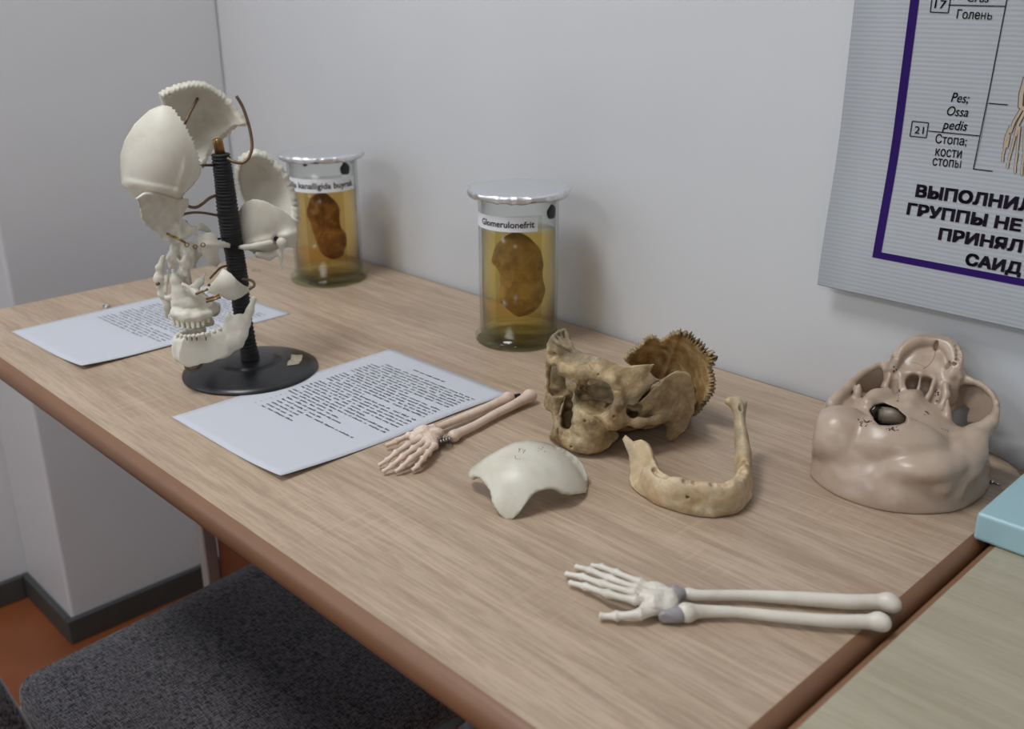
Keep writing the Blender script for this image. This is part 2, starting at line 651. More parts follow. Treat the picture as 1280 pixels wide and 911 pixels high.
def text_verts(body, size, bold=0.0, shear=0.0, sx=1.0, align='LEFT', letters=True):
    """glyph outlines as a flat mesh in the xy plane: (verts, faces)"""
    if letters and any(ch in 'ньы' for ch in body):
        return text_by_letter(body, size, bold)
    cu = bpy.data.curves.new('lettering', 'FONT')
    cu.body = body
    cu.size = size
    cu.align_x = align
    cu.shear = shear
    cu.resolution_u = 3
    o = bpy.data.objects.new('lettering', cu)
    COL.objects.link(o)
    dg = bpy.context.evaluated_depsgraph_get()
    me = bpy.data.meshes.new_from_object(o.evaluated_get(dg))
    vs0 = [(v_.co.x * sx, v_.co.y) for v_ in me.vertices]
    fs0 = [tuple(p_.vertices) for p_ in me.polygons]
    vs, fs = [], []
    for dx, dy in ([(-bold, -bold), (bold, -bold), (-bold, bold), (bold, bold), (0, 0)] if bold else [(0, 0)]):
        k0 = len(vs)
        vs += [(x + dx, y + dy) for x, y in vs0]
        fs += [tuple(i + k0 for i in f_) for f_ in fs0]
    bpy.data.objects.remove(o)
    bpy.data.curves.remove(cu)
    bpy.data.meshes.remove(me)
    return vs, fs


# ------------------------------------------------------------------ chair
def cushion(name, outline_fn, z0, z1, mat, parent, ns=56):
    """padded board: rounded-rectangle outline, domed top"""
    verts, faces = [], []
    rows = [(0.965, z0), (1.0, z0 + 0.25 * (z1 - z0)), (1.0, z0 + 0.55 * (z1 - z0)), (0.985, z0 + 0.8 * (z1 - z0)), (0.94, z0 + 0.95 * (z1 - z0)), (0.8, z1), (0.4, z1 + 0.003)]
    out = outline_fn
    n = len(out)
    c = np.mean(out, axis=0)
    for s_, z_ in rows:
        for q in out:
            d = (np.array(q) - c)
            L = np.linalg.norm(d)
            verts.append((*(c + d * (1 - (1 - s_) * 0.12 / L if s_ > 0.9 else s_)), z_))
    for j in range(len(rows) - 1):
        for i in range(n):
            i2 = (i + 1) % n
            faces.append((j * n + i, j * n + i2, (j + 1) * n + i2, (j + 1) * n + i))
    faces.append(list(range(n))[::-1])
    faces.append([(len(rows) - 1) * n + i for i in range(n)])
    return mesh(name, verts, faces, mat, parent, True)


chair = tag(empty('chair', (-0.605, 0.08, 0)), 'charcoal fabric chair pushed under the long desk', 'chair')
SZ = TOP - 0.285
seat_out = []
q4 = [(-0.186, -0.197), (0.160, -0.197), (0.180, 0.195), (-0.214, 0.195)]
for i in range(4):
    p0, p1, p2 = np.array(q4[i - 1]), np.array(q4[i]), np.array(q4[(i + 1) % 4])
    a = p1 + (p0 - p1) / np.linalg.norm(p0 - p1) * 0.026
    c = p1 + (p2 - p1) / np.linalg.norm(p2 - p1) * 0.026
    for k in range(7):
        t = k / 6
        seat_out.append(tuple((1 - t) ** 2 * a + 2 * t * (1 - t) * p1 + t * t * c))
    seat_out += [tuple(c + (p2 - p1) / np.linalg.norm(p2 - p1) * (np.linalg.norm(p2 - p1) - 0.052) * k / 8) for k in range(1, 8)]
cushion('seat', seat_out, SZ - 0.045, SZ, MAT['fabric'], chair)
for s_ in (-1, 1):
    xx = -0.186 if s_ < 0 else 0.166
    tube('rear_leg', [(xx, -0.25, 0.0), (xx, -0.212, 0.25), (xx, -0.190, SZ - 0.10), (xx, -0.184, SZ - 0.045)], 0.0095, MAT['chair_steel'], chair, 12, 6)
    tube('back_upright', [(xx * 0.62, -0.10, SZ - 0.052), (xx * 0.62, -0.20, SZ - 0.055), (xx * 0.62, -0.258, SZ - 0.03), (xx * 0.62, -0.274, SZ + 0.08)], 0.0095, MAT['chair_steel'], chair, 12, 6)
    tube('front_leg', [(xx * 1.08, 0.20, 0.0), (xx * 1.05, 0.185, 0.25), (xx, 0.16, SZ - 0.055)], 0.0115, MAT['chair_steel'], chair, 12, 5)
    tube('side_rail', [(xx, 0.165, SZ - 0.056), (xx, 0.0, SZ - 0.057), (xx, -0.185, SZ - 0.056)], 0.0095, MAT['chair_steel'], chair, 12, 4)
# backrest: padded panel with a plastic shell behind, leaning back
bk = []
for zz, yy in ((SZ + 0.13, -0.262), (SZ + 0.20, -0.268), (SZ + 0.28, -0.282), (SZ + 0.36, -0.302), (SZ + 0.42, -0.322)):
    bk.append((zz - 0.10, yy - 0.012))
for nm, off, th, mt, inset in (('backrest', 0.0, 0.032, MAT['fabric'], 0.0), ('back_shell', -0.006, 0.006, MAT['chair_shell'], 0.012)):
    verts, faces = [], []
    nx = 15
    for side in (0, 1):
        for j, (zz, yy) in enumerate(bk):
            ez = 0.012 * (1 if j == 0 else -1 if j == len(bk) - 1 else 0) * (1 if inset else 0)
            for i in range(nx):
                u = -1 + 2 * i / (nx - 1)
                hw = 0.178 - inset - (0.03 if j in (0, len(bk) - 1) else 0)
                bulge_ = 0.022 * (1 - u * u)
                verts.append((u * hw, yy - bulge_ + off + (th * (1 - 0.5 * abs(u) ** 6) if side else 0), zz + ez))
    m_ = nx * len(bk)
    for j in range(len(bk) - 1):
        for i in range(nx - 1):
            a = j * nx + i
            faces.append((a, a + 1, a + nx + 1, a + nx))
            faces.append((m_ + a, m_ + a + nx, m_ + a + nx + 1, m_ + a + 1))
    for j in range(len(bk) - 1):
        for i in (0, nx - 1):
            a = j * nx + i
            f_ = (a, a + nx, m_ + a + nx, m_ + a)
            faces.append(f_ if i == 0 else f_[::-1])
    for i in range(nx - 1):
        for j in (0, len(bk) - 1):
            a = j * nx + i
            f_ = (a, m_ + a, m_ + a + 1, a + 1)
            faces.append(f_ if j == 0 else f_[::-1])
    o = mesh(nm, verts, faces, mt, chair, True)
    bv = o.modifiers.new('round', 'BEVEL')
    bv.width = 0.006 if nm == 'backrest' else 0.002
    bv.segments = 3
    bv.angle_limit = math.radians(50)
chair.rotation_euler = (0, 0, math.radians(1.5))


# ------------------------------------------------------------------ papers
def paper_sheet(px, py, ang, label, layout, seed):
    """A4 sheet; (px,py) its lower left corner, ang its turn. layout: list of (v from the top in mm, left, right, indent) lines"""
    r_ = random.Random(seed)
    root = tag(empty('paper_sheet', (px, py, TOP), ang), label, 'paper')
    nx, ny = 22, 30

    def zed(u, v):
        return 0.0008 + 0.0012 * max(0, math.sin(2.2 * v / 0.297 * math.pi + seed)) * (u / 0.21) ** 2 + 0.0035 * max(0, u / 0.21 + (0.297 - v) / 0.297 - 1.55) ** 2 * 8

    verts, faces = [], []
    for j in range(ny + 1):
        for i in range(nx + 1):
            u, v = 0.21 * i / nx, 0.297 * j / ny
            verts.append((u, v, zed(u, v)))
    for j in range(ny):
        for i in range(nx):
            a = j * (nx + 1) + i
            faces.append((a, a + 1, a + nx + 2, a + nx + 1))
    sh = mesh('sheet', verts, faces, MAT['paper'], root, True)
    so = sh.modifiers.new('thickness', 'SOLIDIFY')
    so.thickness = 0.0003
    so.offset = -1
    verts, faces = [], []
    for v0, u0, u1, xh, bold in layout:
        v = 0.297 - v0
        u = u0
        while u < u1:
            nl = r_.randint(2, 10)
            for k in range(nl):
                if u > u1:
                    break
                up = r_.random()
                lo_, hi_ = (0 if up < 0.88 else -0.4 * xh), (xh if up < 0.72 or up > 0.88 else xh * 1.5)
                for q in range(2):
                    x0 = u + q * 0.0008
                    w_ = 0.00042 * bold
                    z_ = zed(x0, v) + 0.00025
                    b0 = len(verts)
                    verts += [(x0, v + lo_, z_), (x0 + w_, v + lo_, z_), (x0 + w_, v + hi_, z_), (x0, v + hi_, z_)]
                    faces.append((b0, b0 + 1, b0 + 2, b0 + 3))
                    if q == 0 and r_.random() < 0.75:
                        yy = v + r_.choice((0, xh * 0.5, xh * 0.85))
                        b0 = len(verts)
                        verts += [(x0, yy, z_), (x0 + 0.001, yy, z_), (x0 + 0.001, yy + 0.0003 * bold, z_), (x0, yy + 0.0003 * bold, z_)]
                        faces.append((b0, b0 + 1, b0 + 2, b0 + 3))
                u += 0.0019
            u += 0.0024 + (0.004 * r_.random() if r_.random() < 0.35 else 0)
    tx = mesh('printed_text', verts, faces, MAT['ink'], root)
    tx['kind'] = 'stuff'
    return root


lay = [(0.029, 0.078, 0.132, 0.0019, 1.5), (0.041, 0.040, 0.196, 0.0019, 1.1)]
y_ = 0.0468
blocks = [(7, 0.62), (6, 0.42), (6, 0.72), (3, 0.5)]
for nl, last in blocks:
    for k in range(nl):
        u0 = 0.040 if k == 0 else 0.026
        u1 = 0.194 if k < nl - 1 else 0.026 + 0.17 * last
        lay.append((y_, u0, u1, 0.0019, 1.1))
        y_ += 0.00585
for k, fr in enumerate((0.098, 0.112, 0.085, 0.150, 0.062, 0.066, 0.070)):
    lay.append((y_, 0.030, 0.0312, 0.001, 1.2))
    lay.append((y_, 0.042, 0.030 + fr, 0.0019, 1.15))
    y_ += 0.0064
paper_sheet(-0.6985, 0.0640, 0.0122, 'printed sheet beside the black stand base with small forearm bones on its corner', lay, 3)
lay = []
y_ = 0.030
for nl, last in ((5, 0.8), (6, 0.6), (6, 0.9), (5, 0.55), (5, 0.75)):
    for k in range(nl):
        u0 = 0.040 if k == 0 else 0.028
        lay.append((y_, u0, 0.190 if k < nl - 1 else 0.028 + 0.165 * last, 0.0019, 1.1))
        y_ += 0.0062
paper_sheet(-1.1141, 0.0451, 0.0412, 'printed sheet lying behind the exploded skull near the far desk corner', lay, 5)


# ------------------------------------------------------------------ specimen jars
def jar(cx, cy, r_body, r_base, r_lid, h, fill, liquid, label_txt, lab_px, lab_align, dots, label):
    """the jar's label and blobs are placed by direction around its axis"""
    root = tag(empty('specimen_jar', (cx, cy, TOP)), label, 'jar', 'kidney specimen jars')
    wall_t = 0.0035
    # glass: thick foot flange, cylinder wall
    lathe('foot', [(0.0, 0.0), (r_base - 0.002, 0.0), (r_base, 0.003), (r_base, 0.007), (r_base - 0.003, 0.0105), (r_body + 0.0015, 0.012), (r_body - 0.0006, 0.014), (0.0, 0.014)], MAT['glass_base'], root, 72)
    lathe('cylinder', [(r_body, 0.0142), (r_body, h), (r_body - wall_t, h), (r_body - wall_t, 0.0142)], MAT['glass'], root, 96, close=True)
    lathe('liquid', [(0.0, 0.0146), (r_body - wall_t - 0.0004, 0.0146), (r_body - wall_t - 0.0004, fill), (0.0, fill)], liquid, root, 96)
    # foil-wrapped disc lid with an uneven rim
    rr = random.Random(int(cx * 1000))
    n = 120
    verts, faces = [(0, 0, h + 0.0062)], []
    ph = [rr.random() * 6.28 for _ in range(6)]
    rows = [(0.55, 0.0062), (0.9, 0.0060), (0.985, 0.0050), (1.0, 0.003), (0.992, 0.0), (0.975, -0.0028), (0.94, -0.0012), (0.80, 0.0003)]
    for f_, z_ in rows:
        for i in range(n):
            a = 2 * math.pi * i / n
            wv = 0.0011 * math.sin(5 * a + ph[0]) + 0.0009 * math.sin(11 * a + ph[1]) + 0.0009 * math.sin(23 * a + ph[2]) + 0.0006 * math.sin(41 * a + ph[3])
            k = r_lid * f_ + (wv if f_ > 0.93 else 0)
            verts.append((k * math.cos(a), k * math.sin(a), h + z_ + (wv * 0.9 if 0.93 < f_ and z_ < 0.004 else 0) + 0.0003))
    for i in range(n):
        faces.append((0, 1 + i, 1 + (i + 1) % n))
    for j in range(len(rows) - 1):
        for i in range(n):
            i2 = (i + 1) % n
            faces.append((1 + j * n + i, 1 + (j + 1) * n + i, 1 + (j + 1) * n + i2, 1 + j * n + i2))
    faces.append([1 + (len(rows) - 1) * n + i for i in range(n)])
    lid = mesh('lid', verts, faces, MAT['foil'], root, True)
    # dark sealing compound showing under the foil rim
    lathe('seal_ring', [(r_body - 0.004, h - 0.0035), (r_body + 0.0032, h - 0.0035), (r_body + 0.0045, h - 0.0003), (r_body - 0.004, h - 0.0003)], MAT['resin_black'], root, 72, close=True)
    # paper label wrapped round the glass
    view = math.atan2(CAM[1] - cy, CAM[0] - cx)          # azimuth towards the viewer

    def ang_of(px, py):
        d = ray(px, py)
        ox, oy = CAM[0] - cx, CAM[1] - cy
        A, B, C_ = d[0] ** 2 + d[1] ** 2, 2 * (ox * d[0] + oy * d[1]), ox * ox + oy * oy - r_body ** 2
        disc = max(0, B * B - 4 * A * C_)
        t = (-B - math.sqrt(disc)) / (2 * A)
        return math.atan2(oy + t * d[1], ox + t * d[0]), CAM[2] + t * d[2] - TOP

    (ax, ay), (bx, by) = lab_px
    a1, zt = ang_of(ax, ay)                               # right end, top
    _, zb = ang_of(bx, by)
    a0 = a1 - lab_align
    verts, faces = [], []
    nn = 40
    for j in (0, 1):
        for i in range(nn + 1):
            a = a0 + (a1 - a0) * i / nn
            verts.append(((r_body + 0.0005) * math.cos(a), (r_body + 0.0005) * math.sin(a), zb + (zt - zb) * j))
    for i in range(nn):
        faces.append((i, i + 1, nn + 2 + i, nn + 1 + i))
    lab = mesh('label', verts, faces, MAT['label_paper'], root, True)
    vs, fs = text_verts(label_txt, (zt - zb) * 0.62, bold=0.00019, sx=1.0, align='RIGHT')
    pad = 0.055 * (zt - zb) / 0.02
    vv = []
    for x, y in vs:
        a = a1 - 0.09 + (x / r_body)
        vv.append(((r_body + 0.0009) * math.cos(a), (r_body + 0.0009) * math.sin(a), zb + (zt - zb) * 0.30 + y))
    mesh('label_text', vv, fs, MAT['label_ink'], lab)
    for (dx, dy, rad) in dots:
        a, z_ = ang_of(dx, dy)
        bm = bmesh.new()
        bmesh.ops.create_uvsphere(bm, u_segments=24, v_segments=14, radius=1.0)
        for v_ in bm.verts:
            t = math.atan2(v_.co.z, v_.co.y)
            k = rad * (1 + 0.06 * math.sin(3 * t + dx) + 0.05 * math.sin(5 * t))
            v_.co = (v_.co.x * 0.0022, v_.co.y * k, v_.co.z * k)
        o = bm_obj('resin_blob', bm, MAT['resin_black'], root, True)
        o.location = ((r_body + 0.0004) * math.cos(a), (r_body + 0.0004) * math.sin(a), z_)
        o.rotation_euler = (0, 0, a)
    # glass plate the specimen is tied to, standing on a chord behind it
    bm = bmesh.new()
    add_box(bm, -0.030, 0.030, -0.001, 0.001, 0.016, fill + 0.012)
    pl = bm_obj('backing_plate', bm, MAT['glass_plate'], root)
    pl.rotation_euler = (0, 0, view + math.pi / 2 + 0.18)
    pl.location = (-0.020 * math.cos(view), -0.020 * math.sin(view), 0)
    # resin blobs on the far wall, seen through the air gap
    a = view + math.pi + 0.55
    verts, faces = [], []
    for i in range(16):
        t = 2 * math.pi * i / 16
        aa = a + 0.0055 * math.cos(t) / r_body
        verts.append(((r_body - wall_t - 0.0006) * math.cos(aa), (r_body - wall_t - 0.0006) * math.sin(aa), h - 0.017 + 0.0055 * math.sin(t)))
    mesh('resin_blob', verts, [list(range(16))], MAT['resin_black'], root)
    return root, view


JH = 0.190
jar(-1.031, 0.496, 0.0523, 0.0600, 0.0628, JH, 0.143, MAT['formalin_dark'], 'lia kanalligida buyrak', ((441, 219), (441, 236)), 2.35, [(431, 211, 0.0092)],
    'far jar of amber fluid labelled kanalligida buyrak behind the exploded skull')
jar(-0.619, 0.505, 0.0500, 0.0560, 0.0629, JH, 0.1435, MAT['formalin'], 'Glomerulonefrit', ((672, 271), (672, 289)), 1.95, [(689, 265, 0.0088)],
    'near jar of yellow fluid labelled Glomerulonefrit standing behind the brown skull')

# ------------------------------------------------------------------ poster on the back wall
def banner():
    m, nt, b = new_mat('white_banner_vinyl')
    wv = N(nt, 'ShaderNodeTexWave', bands_direction='Z')
    wv.inputs['Scale'].default_value = 75.0
    wv.inputs['Distortion'].default_value = 0.4
    nt.links.new(coords(nt), wv.inputs['Vector'])
    nt.links.new(ramp(nt, wv.outputs[1], [(0.0, srgb(168, 173, 178)), (1.0, srgb(178, 183, 187))]), b.inputs['Base Color'])
    b.inputs['Roughness'].default_value = 0.45
    bump(nt, b, wv.outputs[1], 0.12, 0.001)
    return m


MAT['banner'] = banner()
MAT['purple'] = plain('dark_purple_print', srgb(46, 22, 96), 0.6, var=0.03, spec=0.1)
MAT['print_black'] = plain('black_print', srgb(28, 20, 34), 0.6, var=0.03, spec=0.1)
MAT['print_brown'] = plain('dark_brown_print', srgb(70, 52, 44), 0.5)
MAT['print_bone'] = plain('bone_coloured_print', srgb(186, 168, 146), 0.5)


def poster_y(z):
    """the sheet hangs away from the wall and curls out at its foot (z above the desk)"""
    t = min(1.0, max(0.0, (0.30 - z) / 0.17))
    return RY1 - 0.007 - 0.013 * t * t * (3 - 2 * t)


def on_poster(px, py):
    y = RY1 - 0.01
    for _ in range(6):
        w_ = on_y(px, py, y)
        y = poster_y(w_[2] - TOP)
    return w_[0], w_[2] - TOP


poster = tag(empty('wall_poster', (0, 0, TOP)), 'white anatomy poster with purple frame line hanging on the back wall', 'poster')
PX0, PX1, PZ1 = on_poster(1048, 180)[0], 0.62, 1.02
PZ0 = on_poster(1027, 357)[1]
verts, faces = [], []
nx, nz = 16, 60
for j in range(nz + 1):
    z = PZ0 + (PZ1 - PZ0) * (j / nz) ** 1.6
    for i in range(nx + 1):
        x = PX0 + (PX1 - PX0) * i / nx
        verts.append((x, poster_y(z), z - 0.0 * x))
for j in range(nz):
    for i in range(nx):
        a = j * (nx + 1) + i
        faces.append((a, a + 1, a + nx + 2, a + nx + 1))
o = mesh('poster_sheet', verts, faces, MAT['banner'], poster, True)
so = o.modifiers.new('thickness', 'SOLIDIFY')
so.thickness = 0.0008
so.offset = -1


def print_poly(name, pts2, fcs, mat, lift=0.0006, parent=poster):
    return mesh(name, [(x, poster_y(z) - lift, z) for x, z in pts2], fcs, mat, parent)


def strip(pts2, w):
    """flat ribbon through (x,z) points"""
    v_, f_ = [], []
    pts2 = [np.array(q, float) for q in pts2]
    for i, q in enumerate(pts2):
        t = pts2[min(i + 1, len(pts2) - 1)] - pts2[max(i - 1, 0)]
        t /= np.linalg.norm(t)
        n_ = np.array([-t[1], t[0]]) * w / 2
        v_ += [q - n_, q + n_]
    for i in range(len(pts2) - 1):
        f_.append((2 * i, 2 * i + 2, 2 * i + 3, 2 * i + 1))
    return v_, f_


bx = on_poster(1093, 300)[0] + 0.001
bz = on_poster(1091, 321)[1]
BW = 0.0085
segs = [(bx, z) for z in np.linspace(bz, 0.98, 60)]
v_, f_ = strip([(bx + BW / 2, z) for _, z in segs], BW)
print_poly('frame_line', v_, f_, MAT['purple'])
v_, f_ = strip([(x, bz + 0.003) for x in np.linspace(bx, 0.58, 20)], BW * 0.78)
print_poly('frame_line', v_, f_, MAT['purple'])
v_, f_ = strip([(0.58, z) for z in np.linspace(bz, 0.98, 60)], BW)
print_poly('frame_line', v_, f_, MAT['purple'])


def poster_text(body, l, r, cap_px, bold=0.0, shear=0.0, mat=None, capfrac=0.727):
    """set a line of lettering between two baseline points of the poster"""
    a, c = np.array(on_poster(*l)), np.array(on_poster(*r))
    capt = np.array(on_poster(l[0], l[1] - cap_px))
    h = capt[1] - a[1]
    size = h / capfrac
    vs, fs = text_verts(body, size, bold * size, shear)
    xs = [q[0] for q in vs]
    x0, x1 = min(xs), max(xs)
    t = (c - a)
    L = np.linalg.norm(t)
    t /= L
    n_ = np.array([-t[1], t[0]])
    pts = [tuple(a + t * ((x - x0) / (x1 - x0) * L) + n_ * y) for x, y in vs]
    print_poly('lettering', pts, fs, mat or MAT['print_black'])


poster_text('ВЫПОЛНИЛ', (1144, 245), (1291, 264.5), 14.5, 0.045)
poster_text('ГРУППЫ НЕ', (1133, 267), (1276, 289), 13.8, 0.045)
poster_text('ПРИНЯЛ', (1172.5, 298.5), (1277, 315), 14.0, 0.045)
poster_text('САИД', (1206, 330), (1276, 343), 14.0, 0.045)
poster_text('17', (1168, 10), (1182, 11), 11, 0.004)
poster_text('Crus', (1209, 2), (1236, 3), 11, 0.004, 0.2)
poster_text('Голень', (1195.7, 23), (1239.6, 24.5), 11.5, 0.006)
poster_text('Pes;', (1188.6, 127), (1211, 129), 12.5, 0.004, 0.22)
poster_text('Ossa', (1183.5, 144), (1210, 146), 12.5, 0.004, 0.22)
poster_text('pedis', (1178, 161), (1208.8, 163.5), 12.5, 0.004, 0.22)
poster_text('21', (1143, 166.5), (1154.5, 167.5), 9.5, 0.004)
poster_text('Стопа;', (1169, 178.5), (1208, 182), 11.5, 0.006)
poster_text('кости', (1169, 194.5), (1201.7, 197.5), 12.5, 0.006)
poster_text('стопы', (1165.4, 206.5), (1200.7, 210), 12.5, 0.006)


def poster_line(pxs, w=0.0009):
    v_, f_ = strip([on_poster(*q) for q in pxs], w)
    print_poly('leader_line', v_, f_, MAT['print_black'])


for ln in ([(1259.5, -4), (1238, 108), (1217, 211)], [(1216.5, 211), (1241, 214)], [(1236, 129), (1260, 131)], [(1161, 163.6), (1225, 169.8)],
           [(1186, 6.3), (1257, 8)], [(1140.6, 151.5), (1161, 153.5), (1158, 172), (1137.6, 170), (1140.6, 151.5)],
           [(1166, -8), (1189, -6), (1185.5, 16), (1163, 15), (1166, -8)]):
    if len(ln) == 5:
        for i in range(4):
            poster_line(ln[i:i + 2])
    else:
        poster_line(ln)
# printed foot skeleton at the cut edge of the picture, continued beyond it
foot = [[(1283, 96), (1277, 118), (1276, 133), (1282, 137)], [(1277, 137), (1268, 152), (1263, 166)], [(1282, 138), (1273, 155), (1270, 170)],
        [(1264, 157), (1258, 172), (1256, 186)], [(1262, 168), (1259, 184)], [(1269, 170), (1264, 190)], [(1275, 158), (1272, 188)], [(1281, 158), (1280, 190)],
        [(1256, 187), (1254, 194)], [(1254, 195), (1253.5, 202)], [(1263.5, 191), (1261, 201)], [(1260.5, 203), (1259.5, 210)], [(1272, 190), (1270, 204)],
        [(1269.5, 206), (1269, 216)], [(1280, 192), (1278.5, 206)], [(1278, 208), (1277.5, 219)], [(1290, 100), (1289, 135)], [(1288, 150), (1289, 192)], [(1289, 194), (1289, 218)]]
for k, ln in enumerate(foot):
    wd = 0.0052 if k == 0 else 0.0034 if len(ln) == 3 else 0.0026
    for lift, w_, mt in ((0.0006, wd, MAT['print_brown']), (0.0009, wd * 0.66, MAT['print_bone'])):
        v_, f_ = strip([on_poster(*q) for q in ln], w_)
        print_poly('foot_bone_print', v_, f_, mt, lift)

# ------------------------------------------------------------------ pale blue box at the end of the desk
b0 = on_z(1212, 673, 0.0)
bx_ = tag(empty('storage_box', (b0[0] + 0.002, b0[1], TOP)), 'pale blue rectangular box with rounded edges on the pale desk', 'box')
box('box_body', 0, 0.34, 0, 0.155, 0.0005, 0.0255, MAT['blue_plastic'], bx_, 0.003, 3)
bx_.rotation_euler = (0, 0, math.radians(0.6))

# small bits lying about the desk
w_ = on_z(1234, 604, 0.0)
s_ = tag(empty('loose_screw', (w_[0] + 0.003, w_[1] + 0.003, TOP)), 'tiny bright screw on the desk beside the upturned skull base', 'screw')
lathe('screw_head', [(0, 0), (0.0016, 0), (0.0022, 0.0008), (0.0022, 0.0022), (0.0012, 0.0032), (0, 0.0034)], MAT['steel'], s_, 20)
o = tube('screw_shank', [(0.0015, 0, 0.0011), (0.008, 0.001, 0.0009)], [0.0010, 0.0006], MAT['steel'], s_, 10)
w_ = on_z(133, 384, 0.0)
s_ = tag(empty('metal_ring', (w_[0], w_[1], TOP)), 'small dull metal ring on the far desk corner beside the sheet', 'ring')
lathe('ring_band', [(0.0032, 0.0), (0.0055, 0.0), (0.0058, 0.0012), (0.0055, 0.0024), (0.0032, 0.0024)], MAT['steel'], s_, 28, close=True)
for k, (qx, qy, sz) in enumerate(((317.5, 339, 0.0042), (324.5, 339, 0.0036))):
    w_ = on_z(qx, qy, 0.0)
    r_ = random.Random(k + 11)
    bm = bmesh.new()
    bmesh.ops.create_icosphere(bm, subdivisions=1, radius=sz)
    for v_ in bm.verts:
        v_.co *= 0.75 + 0.4 * r_.random()
        v_.co.z = max(-sz * 0.45, v_.co.z * 0.6)
        v_.co.z += sz * 0.45
    o = bm_obj('glass_shard', bm, MAT['glass_base'])
    o.location = (w_[0], w_[1], TOP)
    tag(o, ('tiny greenish glass crumb nearer the stand post, left of its twin', 'tiny greenish glass crumb nearer the far jar, right of its twin')[k], 'shard', 'glass crumbs on the desk')

# ------------------------------------------------------------------ exploded skull: the stand
SF = Frame(-0.7602, 0.1962)
skull_stand = tag(empty('exploded_skull_model', (0, 0, 0)), 'ivory exploded skull model wired to a black post on a round base', 'skull model')
skull_stand.matrix_world = SF.matrix
o = lathe('stand_base', [(0, 0), (0.0775, 0), (0.0790, 0.0012), (0.0785, 0.0035), (0.070, 0.0065), (0.055, 0.0098), (0.038, 0.0122), (0.031, 0.0130), (0.0308, 0.0140), (0.0290, 0.0148), (0.013, 0.0158), (0, 0.016)],
          MAT['black_enamel'], skull_stand, 96)
cl = [(313, 449), (310, 430), (302, 385), (298, 350), (293, 315), (289, 295), (284, 259), (280, 225), (275.5, 192)]
dm = [11.5, 10, 10.5, 12, 11, 12, 12.2, 11, 10.4]
pts = spline([SF.P(x, y, 0) / 1000 for x, y in cl], 40)
k = np.linspace(0, len(cl) - 1, len(pts))
rd = np.interp(k, range(len(cl)), dm) / 1000 * 0.95
r_ = random.Random(4)
rd = [q + 0.0006 * math.sin(i * 1.35 + 2 * math.sin(i * 0.09)) + 0.0006 * (r_.random() - 0.5) for i, q in enumerate(rd)]
post = tube('post', pts, rd, MAT['black_tape'], skull_stand, 20)
tube('brass_rod', [SF.P(276, 195, 0) / 1000, SF.P(272.5, 178, 0) / 1000, SF.P(271.5, 174, 0) / 1000, SF.P(271.3, 173, 0) / 1000], [0.0056, 0.0056, 0.0052, 0.0035], MAT['brass'], skull_stand, 18)
# torn maker's plate stuck on the base
pl = [(359, 459), (360, 454), (363.5, 451.5), (364.5, 444.5), (371, 444.5), (378.5, 442.6), (377, 450), (373, 455.5), (366, 457.5)]
vv = []
for q in pl:
    zt = 9.3
    g = SF.G(*q, z=zt)
    rr_ = math.hypot(g[0], g[1])
    vv.append((g[0] / 1000, g[1] / 1000, float(np.interp(rr_, (38, 55, 70, 78.5), (12.2, 9.8, 6.5, 3.5))) / 1000 + 0.0007))
o = mesh('makers_plate', vv, [list(range(len(vv)))], plain('tan_worn_plate', srgb(176, 166, 142), 0.6, var=0.25, vscale=300), skull_stand)

# ------------------------------------------------------------------ solid modelling by distance fields (millimetres)
def unit(v):
    v = np.asarray(v, float)
    return v / (np.linalg.norm(v) + 1e-12)


